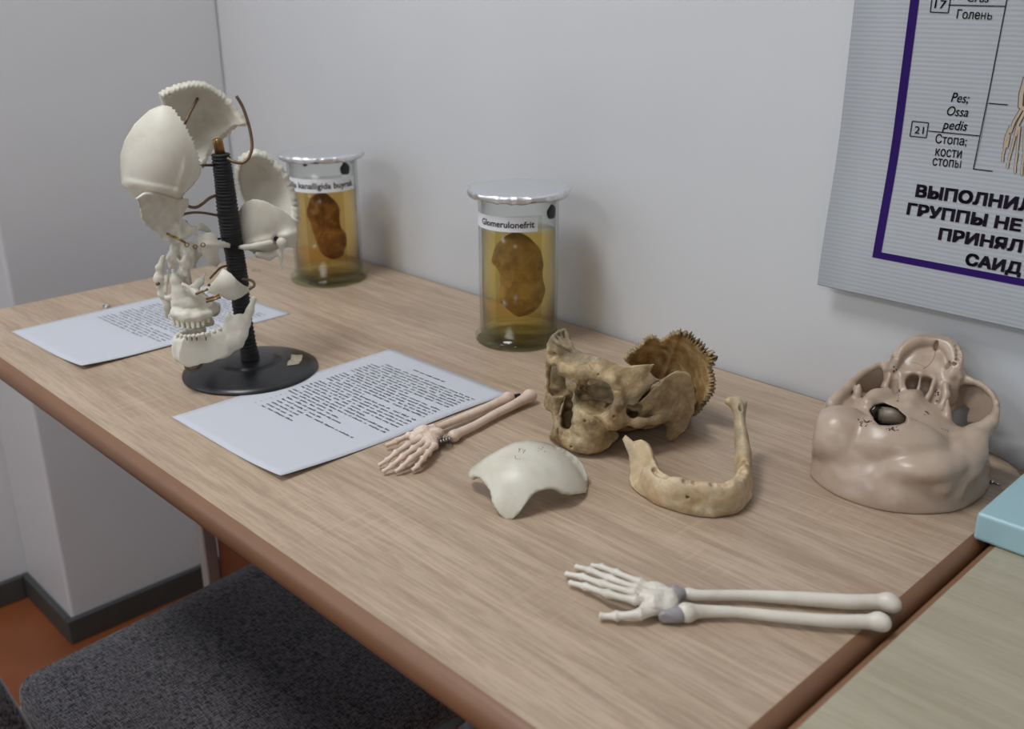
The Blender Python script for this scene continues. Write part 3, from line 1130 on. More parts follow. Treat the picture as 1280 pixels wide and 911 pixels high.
class Field:
    def __init__(s, lo, hi, h):
        s.lo, s.h = np.asarray(lo, float), h
        s.n = np.ceil((np.asarray(hi, float) - s.lo) / h).astype(int) + 1
        s.f = np.full(s.n, 9.0, np.float32)
        s.ax = [(s.lo[i] + h * np.arange(s.n[i])).astype(np.float32) for i in range(3)]

    def block(s, lo, hi):
        i0 = np.clip(np.floor((np.asarray(lo) - s.lo) / s.h).astype(int), 0, s.n)
        i1 = np.clip(np.ceil((np.asarray(hi) - s.lo) / s.h).astype(int) + 1, 0, s.n)
        sl = tuple(slice(a, b) for a, b in zip(i0, i1))
        return sl, s.ax[0][sl[0]][:, None, None], s.ax[1][sl[1]][None, :, None], s.ax[2][sl[2]][None, None, :]

    def op(s, lo, hi, fn, mode='+', k=1.5):
        pad = k + 3.0
        sl, X, Y, Z = s.block(np.asarray(lo) - pad, np.asarray(hi) + pad)
        a = s.f[sl]
        if a.size == 0:
            return s
        b = fn(X, Y, Z)
        if mode == '+':
            h = np.clip(0.5 + 0.5 * (b - a) / k, 0, 1)
            s.f[sl] = b + (a - b) * h - k * h * (1 - h) if False else (b * (1 - h) + a * h - k * h * (1 - h))
        elif mode == '-':
            b = -b
            h = np.clip(0.5 - 0.5 * (b - a) / k, 0, 1)
            s.f[sl] = b * (1 - h) + a * h + k * h * (1 - h)
        else:
            h = np.clip(0.5 - 0.5 * (b - a) / k, 0, 1)
            s.f[sl] = b * (1 - h) + a * h + k * h * (1 - h)
        return s

    # primitives -----------------------------------------------------------------
    def cap(s, a, b, ra, rb=None, mode='+', k=1.5, flat=None):
        """round cone; flat=(axis, factor) thins it along an axis"""
        a, b = np.asarray(a, float), np.asarray(b, float)
        rb = ra if rb is None else rb
        R_ = max(ra, rb)
        ab = b - a
        L2 = max(ab @ ab, 1e-9)
        if flat is not None:
            fa, fk = unit(flat[0]), flat[1]

        def fn(X, Y, Z):
            x, y, z = X - a[0], Y - a[1], Z - a[2]
            t = np.clip((x * ab[0] + y * ab[1] + z * ab[2]) / L2, 0, 1)
            x, y, z = x - t * ab[0], y - t * ab[1], z - t * ab[2]
            d2 = x * x + y * y + z * z
            if flat is not None:
                q = x * fa[0] + y * fa[1] + z * fa[2]
                d2 = d2 + (fk * fk - 1) * q * q
                r = ra + (rb - ra) * t
                d = np.sqrt(d2) - r
                return np.where(d > 0, d, d / fk) if fk > 1 else d
            return np.sqrt(d2) - (ra + (rb - ra) * t)
        return s.op(np.minimum(a, b) - R_, np.maximum(a, b) + R_, fn, mode, k)

    def chain(s, pts, rad, mode='+', k=1.5, flat=None, sub=0):
        rad = list(rad) if hasattr(rad, '__len__') else [rad] * len(pts)
        if sub:
            m_ = len(pts)
            rad = list(np.interp(np.linspace(0, m_ - 1, (m_ - 1) * sub + 1), range(m_), rad))
            pts = spline(pts, sub)
        for i in range(len(pts) - 1):
            s.cap(pts[i], pts[i + 1], rad[i], rad[i + 1], mode, k, flat)
        return s

    def ell(s, c, r, axes=None, mode='+', k=1.5, shell=0.0):
        c, r = np.asarray(c, float), np.asarray(r, float)
        A = np.eye(3) if axes is None else np.array([unit(q) for q in axes])
        ext = np.sqrt(((A * r[:, None]) ** 2).sum(0)) + shell

        def fn(X, Y, Z):
            x, y, z = X - c[0], Y - c[1], Z - c[2]
            k0 = 0
            k1 = 0
            for i in range(3):
                q = x * A[i, 0] + y * A[i, 1] + z * A[i, 2]
                k0 = k0 + (q / r[i]) ** 2
                k1 = k1 + (q / r[i] ** 2) ** 2
            k0, k1 = np.sqrt(k0), np.sqrt(k1) + 1e-9
            d = k0 * (k0 - 1) / k1
            return np.abs(d) - shell if shell else d
        return s.op(c - ext, c + ext, fn, mode, k)

    def box(s, c, hs, axes=None, rnd=1.0, mode='+', k=1.5):
        c, hs = np.asarray(c, float), np.asarray(hs, float)
        A = np.eye(3) if axes is None else np.array([unit(q) for q in axes])
        ext = np.abs(A * hs[:, None]).sum(0) + rnd

        def fn(X, Y, Z):
            x, y, z = X - c[0], Y - c[1], Z - c[2]
            o_ = 0
            mx = None
            for i in range(3):
                q = np.abs(x * A[i, 0] + y * A[i, 1] + z * A[i, 2]) - (hs[i] - rnd)
                o_ = o_ + np.maximum(q, 0) ** 2
                mx = q if mx is None else np.maximum(mx, q)
            return np.sqrt(o_) + np.minimum(mx, 0) - rnd
        return s.op(c - ext, c + ext, fn, mode, k)

    def half(s, p, n, mode='&', k=0.6):
        """keep ('&') the side behind plane (p, n)"""
        p, n = np.asarray(p, float), unit(n)
        hi = s.lo + s.h * s.n
        return s.op(s.lo, hi, lambda X, Y, Z: (X - p[0]) * n[0] + (Y - p[1]) * n[1] + (Z - p[2]) * n[2], mode, k)

    def rough(s, amp, freq, seed=0, octs=3):
        """low bumps over the whole surface"""
        g = np.random.default_rng(seed)
        X, Y, Z = s.ax[0][:, None, None], s.ax[1][None, :, None], s.ax[2][None, None, :]
        for o_ in range(octs):
            for _ in range(3):
                d = unit(g.normal(size=3)) * freq * 1.9 ** o_
                e = unit(g.normal(size=3)) * freq * 1.9 ** o_
                s.f += (amp / 2.0 ** o_ * np.sin(X * d[0] + Y * d[1] + Z * d[2] + g.random() * 6.28) *
                        np.sin(X * e[0] + Y * e[1] + Z * e[2] + g.random() * 6.28)).astype(np.float32)
        return s

    def hit(s, frame, px, py):
        """first surface point met by a sight line (local mm), or None"""
        d = ray(px, py)
        dl = unit(np.array([d @ frame.r, d @ frame.d, d[2]]))
        t = np.arange(300.0, 1900.0, 0.4)
        p = frame.c + t[:, None] * dl
        i = np.round((p - s.lo) / s.h).astype(int)
        ok = np.all((i >= 0) & (i < s.n), axis=1)
        p, i = p[ok], i[ok]
        v = s.f[i[:, 0], i[:, 1], i[:, 2]] < 0
        return p[np.argmax(v)] if v.any() else None

    def mesh(s):
        """naive surface nets -> (verts mm, quads)"""
        f = s.f
        f[0], f[-1], f[:, 0], f[:, -1], f[:, :, 0], f[:, :, -1] = [9.0] * 6
        ins = f < 0
        cs = np.zeros(tuple(s.n - 1), np.int8)
        for i in (0, 1):
            for j in (0, 1):
                for k in (0, 1):
                    cs += ins[i:s.n[0] - 1 + i, j:s.n[1] - 1 + j, k:s.n[2] - 1 + k]
        act = (cs > 0) & (cs < 8)
        I = np.argwhere(act)
        idx = np.full(cs.shape, -1, np.int32)
        idx[act] = np.arange(len(I))
        acc = np.zeros((len(I), 3))
        cnt = np.zeros(len(I))
        corners = [(i, j, k) for i in (0, 1) for j in (0, 1) for k in (0, 1)]
        val = {c: f[I[:, 0] + c[0], I[:, 1] + c[1], I[:, 2] + c[2]] for c in corners}
        for c in corners:
            for a in range(3):
                if c[a] == 0:
                    d = list(c)
                    d[a] = 1
                    v0, v1 = val[c], val[tuple(d)]
                    m_ = (v0 < 0) != (v1 < 0)
                    t = v0[m_] / (v0[m_] - v1[m_])
                    p = np.tile(np.array(c, float), (m_.sum(), 1))
                    p[:, a] += t
                    acc[m_] += p
                    cnt[m_] += 1
        V = s.lo + s.h * (I + acc / cnt[:, None])
        Q = []
        for a in range(3):
            b, c = (a + 1) % 3, (a + 2) % 3
            sl0 = [slice(None)] * 3
            sl1 = [slice(None)] * 3
            sl0[a] = slice(0, -1)
            sl1[a] = slice(1, None)
            x0, x1 = ins[tuple(sl0)], ins[tuple(sl1)]
            for flip, msk in ((False, x0 & ~x1), (True, ~x0 & x1)):
                E_ = np.argwhere(msk)
                E_ = E_[(E_[:, b] > 0) & (E_[:, c] > 0) & (E_[:, b] < s.n[b] - 1) & (E_[:, c] < s.n[c] - 1)]
                q = []
                for db, dc in ((-1, -1), (0, -1), (0, 0), (-1, 0)):
                    g = E_.copy()
                    g[:, b] += db
                    g[:, c] += dc
                    q.append(idx[g[:, 0], g[:, 1], g[:, 2]])
                q = np.stack(q, 1)
                if flip:
                    q = q[:, ::-1]
                Q.append(q)
        return V, np.concatenate(Q)


def field_obj(name, fld, mat, parent=None, relax=1):
    V, Q = fld.mesh()
    for _ in range(relax):                      # a light smoothing pass
        acc = np.zeros_like(V)
        cnt = np.zeros(len(V))
        for i in range(4):
            a, b = Q[:, i], Q[:, (i + 1) % 4]
            np.add.at(acc, a, V[b])
            np.add.at(cnt, a, 1)
            np.add.at(acc, b, V[a])
            np.add.at(cnt, b, 1)
        V = 0.5 * V + 0.5 * acc / np.maximum(cnt, 1)[:, None]
    me = bpy.data.meshes.new(name)
    me.vertices.add(len(V))
    me.vertices.foreach_set('co', (V / 1000).astype(np.float32).ravel())
    me.loops.add(Q.size)
    me.loops.foreach_set('vertex_index', Q.astype(np.int32).ravel())
    me.polygons.add(len(Q))
    me.polygons.foreach_set('loop_start', (4 * np.arange(len(Q))).astype(np.int32))
    me.polygons.foreach_set('loop_total', np.full(len(Q), 4, np.int32))
    me.update(calc_edges=True)
    me.validate()
    return link_mesh(name, me, mat, parent, True)


def jag(pts, amp, step, seed=0):
    """a closed pixel outline resampled with a serrated edge; points with a third value 0 keep a smooth edge after them"""
    r_ = random.Random(seed)
    out = []
    n = len(pts)
    for i in range(n):
        p, q = pts[i], pts[(i + 1) % n]
        L = math.hypot(q[0] - p[0], q[1] - p[1])
        am = amp if len(p) < 3 else p[2]
        m_ = max(1, int(L / step))
        nx, ny = -(q[1] - p[1]) / L, (q[0] - p[0]) / L
        for k in range(m_):
            t = k / m_
            o_ = (am * (0.5 if k % 2 else -0.5) * (0.5 + r_.random())) if k else 0
            out.append((p[0] + (q[0] - p[0]) * t + nx * o_, p[1] + (q[1] - p[1]) * t + ny * o_))
    return out


def plate(name, frame, outline, depth, thick, mat, parent, step=3.0, offset=0.0):
    """bone plate: outline in picture points, depth(px,py) its curved distance in mm; gets real thickness"""
    xs, ys = [q[0] for q in outline], [q[1] for q in outline]

    def inside(x, y):
        c = False
        j = len(outline) - 1
        for i in range(len(outline)):
            xi, yi = outline[i]
            xj, yj = outline[j]
            if (yi > y) != (yj > y) and x < (xj - xi) * (y - yi) / (yj - yi) + xi:
                c = not c
            j = i
        return c

    O_ = np.array(outline)
    pts = [Vector(q) for q in outline]
    y = min(ys) + step / 2
    row = 0
    while y < max(ys):
        x = min(xs) + (step / 2 if row % 2 else 0)
        while x < max(xs):
            if inside(x, y) and np.min((O_[:, 0] - x) ** 2 + (O_[:, 1] - y) ** 2) > (0.55 * step) ** 2:
                pts.append(Vector((x, y)))
            x += step
        y += step * 0.87
        row += 1
    n = len(outline)
    v2, _, f2, *_ = delaunay_2d_cdt(pts, [(i, (i + 1) % n) for i in range(n)], [], 1, 1e-4)
    verts = [frame.P(q[0], q[1], depth(q[0], q[1])) / 1000 for q in v2]
    faces = [tuple(f) for f in f2]
    o = mesh(name, verts, faces, mat, parent, True)
    # make normals face the viewer, then thicken away from it
    me = o.data
    c = sum((p_.normal for p_ in me.polygons), Vector())
    if c.y > 0:
        me.flip_normals()
    so = o.modifiers.new('thickness', 'SOLIDIFY')
    so.thickness = thick / 1000
    so.offset = -1 + offset
    so.use_rim = True
    return o


# ------------------------------------------------------------------ bone materials
def bone(name, lite, mid, dark, scale=35.0, rough=0.5, bmp=0.25, stain=None, spec=0.5, sss=0.0):
    m, nt, b = new_mat(name)
    v = coords(nt)
    n1 = noise(nt, v, scale, 6, 0.6, 0.4)
    c = ramp(nt, n1, [(0.30, dark), (0.48, mid), (0.66, lite)])
    if stain:
        n2 = noise(nt, v, scale * 0.55, 5, 0.65, 0.8)
        c = mix(nt, ramp(nt, n2, [(0.50, (0, 0, 0, 1)), (0.66, (0.85, 0.85, 0.85, 1))]), c, stain[0])
        n3 = noise(nt, coords(nt, (1.3, 0.9, 1.1), rot=(0.4, 0.7, 0.2)), scale * 0.9, 5, 0.65, 0.5)
        c = mix(nt, ramp(nt, n3, [(0.55, (0, 0, 0, 1)), (0.70, (0.7, 0.7, 0.7, 1))]), c, stain[1])
    nt.links.new(c, b.inputs['Base Color'])
    b.inputs['Roughness'].default_value = rough
    b.inputs['Specular IOR Level'].default_value = spec
    bump(nt, b, noise(nt, v, 420, 5, 0.65), bmp, 0.0012)
    return m


MAT['ivory'] = bone('ivory_plastic_bone', srgb(221, 218, 204), srgb(213, 209, 193), srgb(199, 191, 171), 22, 0.42, 0.12)
MAT['ivory_teeth'] = bone('pale_tooth', srgb(232, 228, 214), srgb(224, 218, 200), srgb(208, 198, 174), 60, 0.3, 0.05)
MAT['cap_bone'] = bone('cream_skull_cap', srgb(214, 211, 196), srgb(207, 203, 187), srgb(196, 190, 170), 26, 0.38, 0.10)
MAT['old_bone'] = bone('old_brown_bone', srgb(206, 186, 146), srgb(174, 151, 112), srgb(110, 89, 58), 44, 0.52, 0.8, (srgb(116, 106, 86), srgb(128, 92, 54)))
MAT['stained_bone'] = bone('stained_inner_bone', srgb(214, 190, 144), srgb(176, 140, 90), srgb(112, 80, 46), 46, 0.5, 0.4, (srgb(122, 88, 48), srgb(206, 180, 134)))
MAT['jaw_bone'] = bone('old_tan_jawbone', srgb(210, 190, 156), srgb(194, 171, 135), srgb(156, 132, 96), 38, 0.42, 0.35, (srgb(158, 146, 122), srgb(190, 148, 108)))
MAT['pink_cast'] = bone('pinkish_beige_plastic_cast', srgb(188, 169, 151), srgb(179, 159, 141), srgb(164, 143, 124), 16, 0.33, 0.06, spec=0.6)
MAT['pink_bone'] = bone('pale_pink_plastic_bone', srgb(228, 208, 192), srgb(220, 198, 180), srgb(204, 178, 158), 40, 0.42, 0.1)
MAT['white_bone'] = bone('off_white_plastic_bone', srgb(222, 217, 205), srgb(216, 210, 197), srgb(204, 195, 180), 40, 0.38, 0.06)
MAT['wrist_plastic'] = plain('grey_translucent_plastic', srgb(150, 146, 148), 0.35)
MAT['hole_shade_mark'] = plain('pit_shade_and_mark', srgb(58, 44, 34), 0.8)  # dark colour for the shade in holes and gaps, and for scratches

# ------------------------------------------------------------------ kidneys in the jars
def kidney(cx, cy, top, bot, half_w, lean_mat, seed, label, notch):
    fr = Frame(cx, cy)
    a, c = fr.P(*top, -9), fr.P(*bot, -9)
    mid = (a + c) / 2
    ax = unit(c - a)
    L = np.linalg.norm(c - a) / 2
    lo, hi = mid - L - 8, mid + L + 8
    f = Field(lo, hi, 1.6)
    side = unit(np.cross(ax, (0, 1, 0)))
    f.ell(mid - ax * L * 0.32, (L * 0.66, half_w, 15), (ax, side, (0, 1, 0)), k=6)
    f.ell(mid + ax * L * 0.36, (L * 0.62, half_w * 0.92, 14), (ax, side, (0, 1, 0)), k=8)
    f.ell(mid + side * half_w * notch * 1.25, (L * 0.30, half_w * 0.42, 14), (ax, side, (0, 1, 0)), '-', k=8)
    f.rough(0.8, 0.14, seed, 3)
    o = field_obj('kidney_specimen', f, lean_mat)
    o.matrix_world = fr.matrix
    tag(o, label, 'specimen', 'kidneys in jars')


kidney(-1.031, 0.496, (398, 240), (421, 324), 25, MAT['kidney_brown'], 2, 'dark brown preserved kidney inside the far jar', 1)
kidney(-0.619, 0.505, (642, 291), (656, 396), 32, MAT['kidney_grey'], 6, 'large greyish brown preserved kidney inside the near jar', -1)


# ------------------------------------------------------------------ exploded skull: the bones
def dome(cx, cy, rx, ry, d0, D, tilt=(0, 0)):
    return lambda x, y: d0 + D * (((x - cx) / rx) ** 2 + ((y - cy) / ry) ** 2) + tilt[0] * (x - cx) + tilt[1] * (y - cy)


SS = skull_stand
fr_out = [(203, 131, 0.6), (215, 133.5, 2.6), (226, 148, 2.8), (237, 167, 2.8), (245.6, 186.6, 2.4), (251.6, 211, 0.4), (250, 220, 0.4), (241, 232.5, 0.4), (232, 241, 0.3), (227, 247.5, 0.2),
          (222, 248.5, 0.2), (216, 246.5, 0.3), (207, 243.5, 0.3), (199, 242, 0.3), (190, 240, 0.3), (181, 239, 0.3), (175, 245, 0.3), (171, 250, 0.3), (165, 243, 0.3), (160, 237.5, 0.3), (152, 232, 0.3), (150.3, 214, 0.2), (150, 194, 0.2),
          (156, 174.5, 0.2), (168, 155, 0.2), (180, 143.5, 0.2), (187.6, 137, 0.4)]


def frontal_depth(x, y):
    d = -48 + 30 * ((x - 207) / 58) ** 2 * (1.0 if x < 207 else 0.9) + 26 * ((y - 205) / 75) ** 2
    if x < 165:
        d += 0.05 * (165 - x) ** 2
    # brow ridge, then the orbit roof turning in under it
    edge = 236 + 0.20 * (x - 170)
    if y > edge:
        d += 1.3 * (y - edge)
    elif y > edge - 12:
        d -= 2.0 * math.sin((y - edge + 12) / 12 * math.pi)
    if 205 < x < 232 and y > 195:              # temporal line
        d += 2.2 * math.exp(-((x - (238 - 0.35 * (y - 195))) / 5) ** 2) * -1
    return d


plate('frontal_bone', SF, jag(fr_out, 1.0, 2.6, 3), frontal_depth, 3.5, MAT['ivory'], SS, 2.6)
pa_out = [(205, 122, 1.6), (217, 116.5, 1.6), (233, 111, 1.6), (250, 109.5, 1.6), (258, 112, 1.6), (268, 117.5, 1.8), (279, 126, 1.8), (286.4, 133, 1.0), (303.6, 155, 0.8), (299, 158, 1.6), (292, 157, 1.8), (286.4, 161.4, 1.8),
          (278, 168.6, 1.6), (265, 180, 1.8), (259, 191.4, 1.8), (254, 203, 0.5), (243, 196, 0.3), (228, 172, 0.3), (210, 140, 0.3)]
plate('parietal_bone', SF, jag(pa_out, 1.0, 2.6, 5), dome(252, 152, 55, 48, 62, -34, (0.05, 0.1)), 9.0, MAT['ivory'], SS, 2.8)
oc_out = [(313.6, 197, 1.6), (323, 195.5, 2.0), (333, 200, 2.4), (341.6, 208, 2.4), (349, 216, 2.4), (354.6, 225, 2.4), (362, 241.6, 2.0), (365.5, 262, 1.2), (366, 276, 0.3), (349, 274, 0.3), (330, 262, 0.3), (312, 260, 0.5),
          (303, 243, 2.2), (298.5, 221, 2.4), (302, 204, 1.8)]
plate('occipital_bone', SF, jag(oc_out, 1.0, 2.8, 8), dome(326, 236, 42, 46, 52, -26, (-0.12, 0.15)), 10.0, MAT['ivory'], SS, 2.8)
# temporal bone: squama plate, ear hole, mastoid, styloid and cheek process
te_out = [(294.5, 275, 0.4), (298, 264, 0.5), (304, 254.6, 0.8), (315.5, 248.5, 0.8), (330, 250.5, 0.8), (349, 260, 0.6), (362, 269, 0.4), (370, 277, 0.4), (371.8, 290, 0.3), (370, 310, 0.5), (360, 309, 0.4), (354, 311, 0.3), (345, 317, 0.3), (336, 322, 0.5),
          (322, 321, 0.5), (310, 312, 0.4), (301, 306, 0.4), (299, 291, 0.5)]
TD = dome(331, 284, 46, 44, -2, 16)


def temporal_depth(x, y):
    ridge = 309 - 0.24 * (x - 297)
    return TD(x, y) - 4.0 * math.exp(-((y - ridge) / 5.0) ** 2) * min(1, max(0, (x - 292) / 14)) - 7 * math.exp(-(((x - 362) / 9) ** 2 + ((y - 297) / 12) ** 2)) + 7.5 * math.exp(-(((x - 345) / 3.4) ** 2 + ((y - 298.5) / 4.4) ** 2))


te = plate('temporal_bone', SF, jag(te_out, 0.6, 3.0, 9), temporal_depth, 3.5, MAT['ivory'], SS, 2.0)
f = Field(SF.P(288, 345, 0) - 14, SF.P(362, 290, 0) + 14, 1.0)
f.chain([SF.P(297.5, 308.6, -7), SF.P(307, 309, -8), SF.P(322, 307, -7), SF.P(338, 303, -6)], [2.2, 3.0, 3.6, 3.4], k=3)
f.ell(SF.P(352, 303, -3), (6, 5, 6), k=4)
f.chain([SF.P(352, 306, -2), SF.P(351.5, 320, -1), SF.P(352, 338, 0)], [3.6, 1.9, 0.8], k=3)
f.chain([SF.P(322, 318, 4), SF.P(336, 320, 5), SF.P(347, 315, 3)], [4, 4.6, 4], k=4)
field_obj('temporal_processes', f, MAT['ivory'], te)
# ear hole, its inner shade drawn as a dark plug
o = tube('ear_hole_shade', [SF.P(345.3, 298.5, 0.0) / 1000, SF.P(345.3, 298.2, 6.5) / 1000], [0.0030, 0.0022], MAT['hole_shade_mark'], te, 14)

# sphenoid: the plates closing the orbit, with ragged lower edge and a hooked wing
sp_out = [(171, 249, 0.3), (181, 243, 0.3), (196, 243, 0.3), (207, 245, 0.3), (226, 250, 0.3), (236, 250.5, 0.5), (236, 257, 0.8), (232.5, 262, 0.8), (228, 272, 0.8), (237, 281, 0.8), (246, 284, 0.8), (244, 291, 0.8), (237, 296, 0.8), (231, 300, 0.8),
          (222, 303, 1.2), (213, 305, 1.0), (207, 302, 1.0), (197, 292, 1.0), (190, 286, 1.6), (183, 280, 1.6), (178, 271, 1.6), (175, 256, 1.4)]


def sphen_depth(x, y):
    d = dome(215, 268, 45, 40, -24, -14, (0.15, 0.25))(x, y) + 1.6 * math.sin(x * 0.35) * math.sin(y * 0.28)
    return d + 4.5 * math.exp(-(((x - 199) / 8) ** 2 + ((y - 258) / 9) ** 2)) - 3.5 * math.exp(-((x - 225) / 3.0) ** 2)


sph = plate('sphenoid_bone', SF, jag(sp_out, 0.6, 3.0, 12), sphen_depth, 3.0, MAT['ivory'], SS, 2.4)
plate('sphenoid_hook', SF, jag([(246, 277, 0.3), (254, 279, 0.3), (260, 283, 0.3), (265, 289, 0.3), (259, 290.5, 0.3), (252, 288.5, 0.3), (245, 287, 0.3), (251, 284.5, 0.3)], 0.4, 3, 2), dome(255, 284, 12, 10, -14, 3), 3.0, MAT['ivory'], sph, 2.0)
wi_out = [(243, 291, 0.6), (250, 293.5, 0.6), (257, 291, 0.5), (264.5, 290, 0.5), (271, 296, 0.4), (272.5, 301, 0.3), (280, 301.5, 0.4), (288.5, 305, 0.4), (288, 310, 0.4), (280, 309.5, 0.4), (273, 311.5, 0.4), (273, 319, 0.4), (276, 327, 0.4), (271, 333.5, 0.4),
          (264.5, 332, 0.4), (258.5, 328, 0.4), (256, 320, 0.4), (251, 315, 0.4), (247, 306, 0.6)]
plate('sphenoid_wing', SF, jag(wi_out, 0.5, 3, 4), lambda x, y: -30 + 6 * ((x - 262) / 14) ** 2 + 4 * ((y - 308) / 20) ** 2 - 2 * math.exp(-((y - 306) / 3) ** 2), 3.2, MAT['ivory'], SS, 2.0)

# ethmoid: crumpled block of thin cells under the sphenoid
f = Field(SF.P(205, 360, -10) - 26, SF.P(250, 300, -10) + 26, 1.0)
f.chain([SF.P(219, 309, -16), SF.P(217, 322, -17), SF.P(216, 333, -16)], [5.2, 6.2, 4.2], k=2)
f.chain([SF.P(235, 310, -20), SF.P(234, 326, -21), SF.P(230, 339, -20)], [7.0, 8.2, 6.2], k=3)
f.chain([SF.P(226, 306, -14), SF.P(240, 309, -14), SF.P(246, 318, -12), SF.P(243, 334, -12)], [3.5, 4.5, 3.4, 2.6], k=2)
f.chain([SF.P(229, 340, -10), SF.P(233, 352, -8)], [7.5, 6.0], k=2, flat=((0, 1, 0), 1.6))
f.chain([SF.P(226.5, 311, -24), SF.P(225, 336, -24)], 1.6, '-', k=1.5)
f.chain([SF.P(242, 311, -28), SF.P(240, 334, -27)], 1.4, '-', k=1.5)
f.rough(0.8, 0.35, 4)
field_obj('ethmoid_bone', f, MAT['ivory'], SS)

# far cheek strip with the little nose bones
f = Field(SF.P(190, 402, -5) - 22, SF.P(222, 315, -5) + 22, 1.0)
f.chain([SF.P(204, 321, -4), SF.P(200, 335, -7), SF.P(198, 350, -9), SF.P(203, 366, -10), SF.P(209, 380, -11), SF.P(207.5, 396, -10)], [2.6, 4.6, 5.4, 4.6, 4.6, 3.0], k=3, flat=((0, 1, 0), 1.5))
f.chain([SF.P(210, 338, -8), SF.P(209, 352, -10), SF.P(207, 364, -12)], [2.0, 2.2, 2.2], k=2)
f.chain([SF.P(210, 372, -16), SF.P(217, 369, -20), SF.P(222, 374, -22)], [3.6, 3.6, 3.0], k=3)
f.ell(SF.P(222, 375, -28), (2.4, 3, 2.0), None, '-', k=1)
f.rough(0.5, 0.3, 9)
field_obj('nasal_bones', f, MAT['ivory'], SS)

# maxilla: body, two rising processes, tooth row
f = Field(SF.P(210, 415, -30) - 30, SF.P(276, 333, -30) + 34, 1.0)
f.ell(SF.P(238, 378, -22), (21, 15, 15), k=5)
f.chain([SF.P(216, 338, -24), SF.P(219, 350, -26), SF.P(224, 366, -28), SF.P(226, 380, -30)], [1.6, 4.2, 7.0, 9.0], k=5, flat=((0, 1, 0), 1.4))
f.chain([SF.P(257, 341, -22), SF.P(250, 352, -26), SF.P(242, 362, -30)], [1.2, 3.8, 6.0], k=4, flat=((0, 1, 0), 1.8))
f.chain([SF.P(229, 356, -34), SF.P(246, 366, -38), SF.P(263, 379, -36)], [2.8, 3.4, 3.0], k=4)
f.chain([SF.P(262, 378, -34), SF.P(270, 383, -26), SF.P(267, 392, -20)], [3.5, 4.4, 4.0], k=4)
f.chain([SF.P(219, 392, -34), SF.P(232, 396, -41), SF.P(247, 396, -41), SF.P(260, 391, -35), SF.P(268, 389, -24)], [5.6, 6.2, 6.0, 5.4, 4.6], k=5)
f.chain([SF.P(224, 404, -14), SF.P(246, 405, -12), SF.P(262, 402, -10)], [5, 6, 5], k=4)
f.ell(SF.P(246, 352, -14), (9, 14, 6), None, '-', k=3)
f.rough(0.35, 0.3, 3)
mx = field_obj('maxilla', f, MAT['ivory'], SS)


def tooth(parent, p, w, h, dn, mat=None):
    """a crown: tapered rounded block pointing along dn"""
    bm = bmesh.new()
    add_box(bm, -w / 2, w / 2, -w * 0.42, w * 0.42, -h / 2, h / 2, w * 0.28, 3)
    for v_ in bm.verts:
        t = v_.co.z / h + 0.5
        v_.co.x *= 0.78 + 0.3 * t
        v_.co.y *= 1.0 - 0.25 * t
    o = bm_obj('tooth', bm, mat or MAT['ivory_teeth'], parent, True)
    q = Vector(dn).to_track_quat('Z', 'X')
    o.matrix_local = Matrix.Translation(Vector(p)) @ q.to_matrix().to_4x4()
    return o


for x, y, d, w in ((217.5, 402, -33, 4.6), (222.5, 404, -38, 4.8), (228.5, 405.5, -42, 5.4), (234.8, 406, -44, 5.6), (241, 406, -45, 5.6), (247.4, 405, -44, 5.8), (253.5, 402.5, -42, 6.2), (260, 398.5, -38, 6.0)):
    tooth(mx, SF.P(x, y, d) / 1000, w / 1000, 0.0095, (0.02, -0.25, -1))

# near cheek bone
zy_out = [(278, 335.5, 0.3), (283, 338, 0.2), (289, 342, 0.2), (296, 350, 0.2), (304, 356, 0.2), (313, 360, 0.2), (317, 358, 0.2), (315, 362, 0.2), (308, 367, 0.2), (301, 372, 0.2), (294, 375, 0.2), (286, 375.5, 0.2), (281, 373, 0.2), (275, 369.5, 0.4),
          (267, 369, 0.4), (259, 365, 0.4), (261, 358, 0.4), (266, 352, 0.3), (272, 345, 0.2)]
zyg = plate('zygomatic_bone', SF, jag(zy_out, 0.4, 3, 6), lambda x, y: -50 + 9 * ((x - 284) / 22) ** 2 + 7 * ((y - 358) / 18) ** 2 + (0.5 * max(0, x - 295)), 5.0, MAT['ivory'], SS, 1.8)

# mandible
def px_chain(fld, pts, rad, k=3, flat=None):
    fld.chain([SF.P(*q) for q in pts], rad, k=k, flat=flat)


f = Field(SF.P(214, 460, -40) - 22, SF.P(320, 368, -40) + 70, 1.1)
nb = unit((0.55, -0.83, 0))
px_chain(f, [(226, 440, -52), (238, 443, -60), (256, 441, -60), (276, 434, -56), (294, 424, -50)], [11, 11.5, 11.5, 12, 12], 4, ((0.25, -0.95, 0.1), 2.0))
px_chain(f, [(224, 428, -50), (238, 428, -58), (256, 426, -59), (274, 420, -55)], [8, 8.5, 8, 7], 4, ((0.25, -0.95, 0.1), 1.7))
px_chain(f, [(288, 424, -50), (295, 412, -46), (299, 402, -43)], [13, 14, 10], 4, ((0.35, -0.93, 0.1), 3.2))
px_chain(f, [(286, 410, -47), (285.5, 398, -46), (285.8, 388, -45)], [5.5, 4.5, 1.4], 4, ((0.35, -0.93, 0), 2.2))
px_chain(f, [(302, 420, -46), (307, 404, -41), (312, 390, -37), (317, 374, -34)], [5.5, 5.5, 4.5, 3.4], 4, ((0.35, -0.93, 0), 1.7))
px_chain(f, [(226, 436, -52), (222, 430, -40), (226, 424, -20), (238, 418, 2), (252, 412, 20)], [8.5, 8.5, 8.0, 8.0, 8.0], 4, ((0.9, 0.3, 0), 1.7))
px_chain(f, [(228, 448, -52), (236, 452, -56), (245, 451, -57)], [5, 5.5, 5], 4)
f.ell(SF.P(249, 441.5, -66), (1.3, 3, 1.1), None, '-', k=0.6)
f.rough(0.35, 0.25, 8)
md = field_obj('mandible', f, MAT['ivory'], SS)
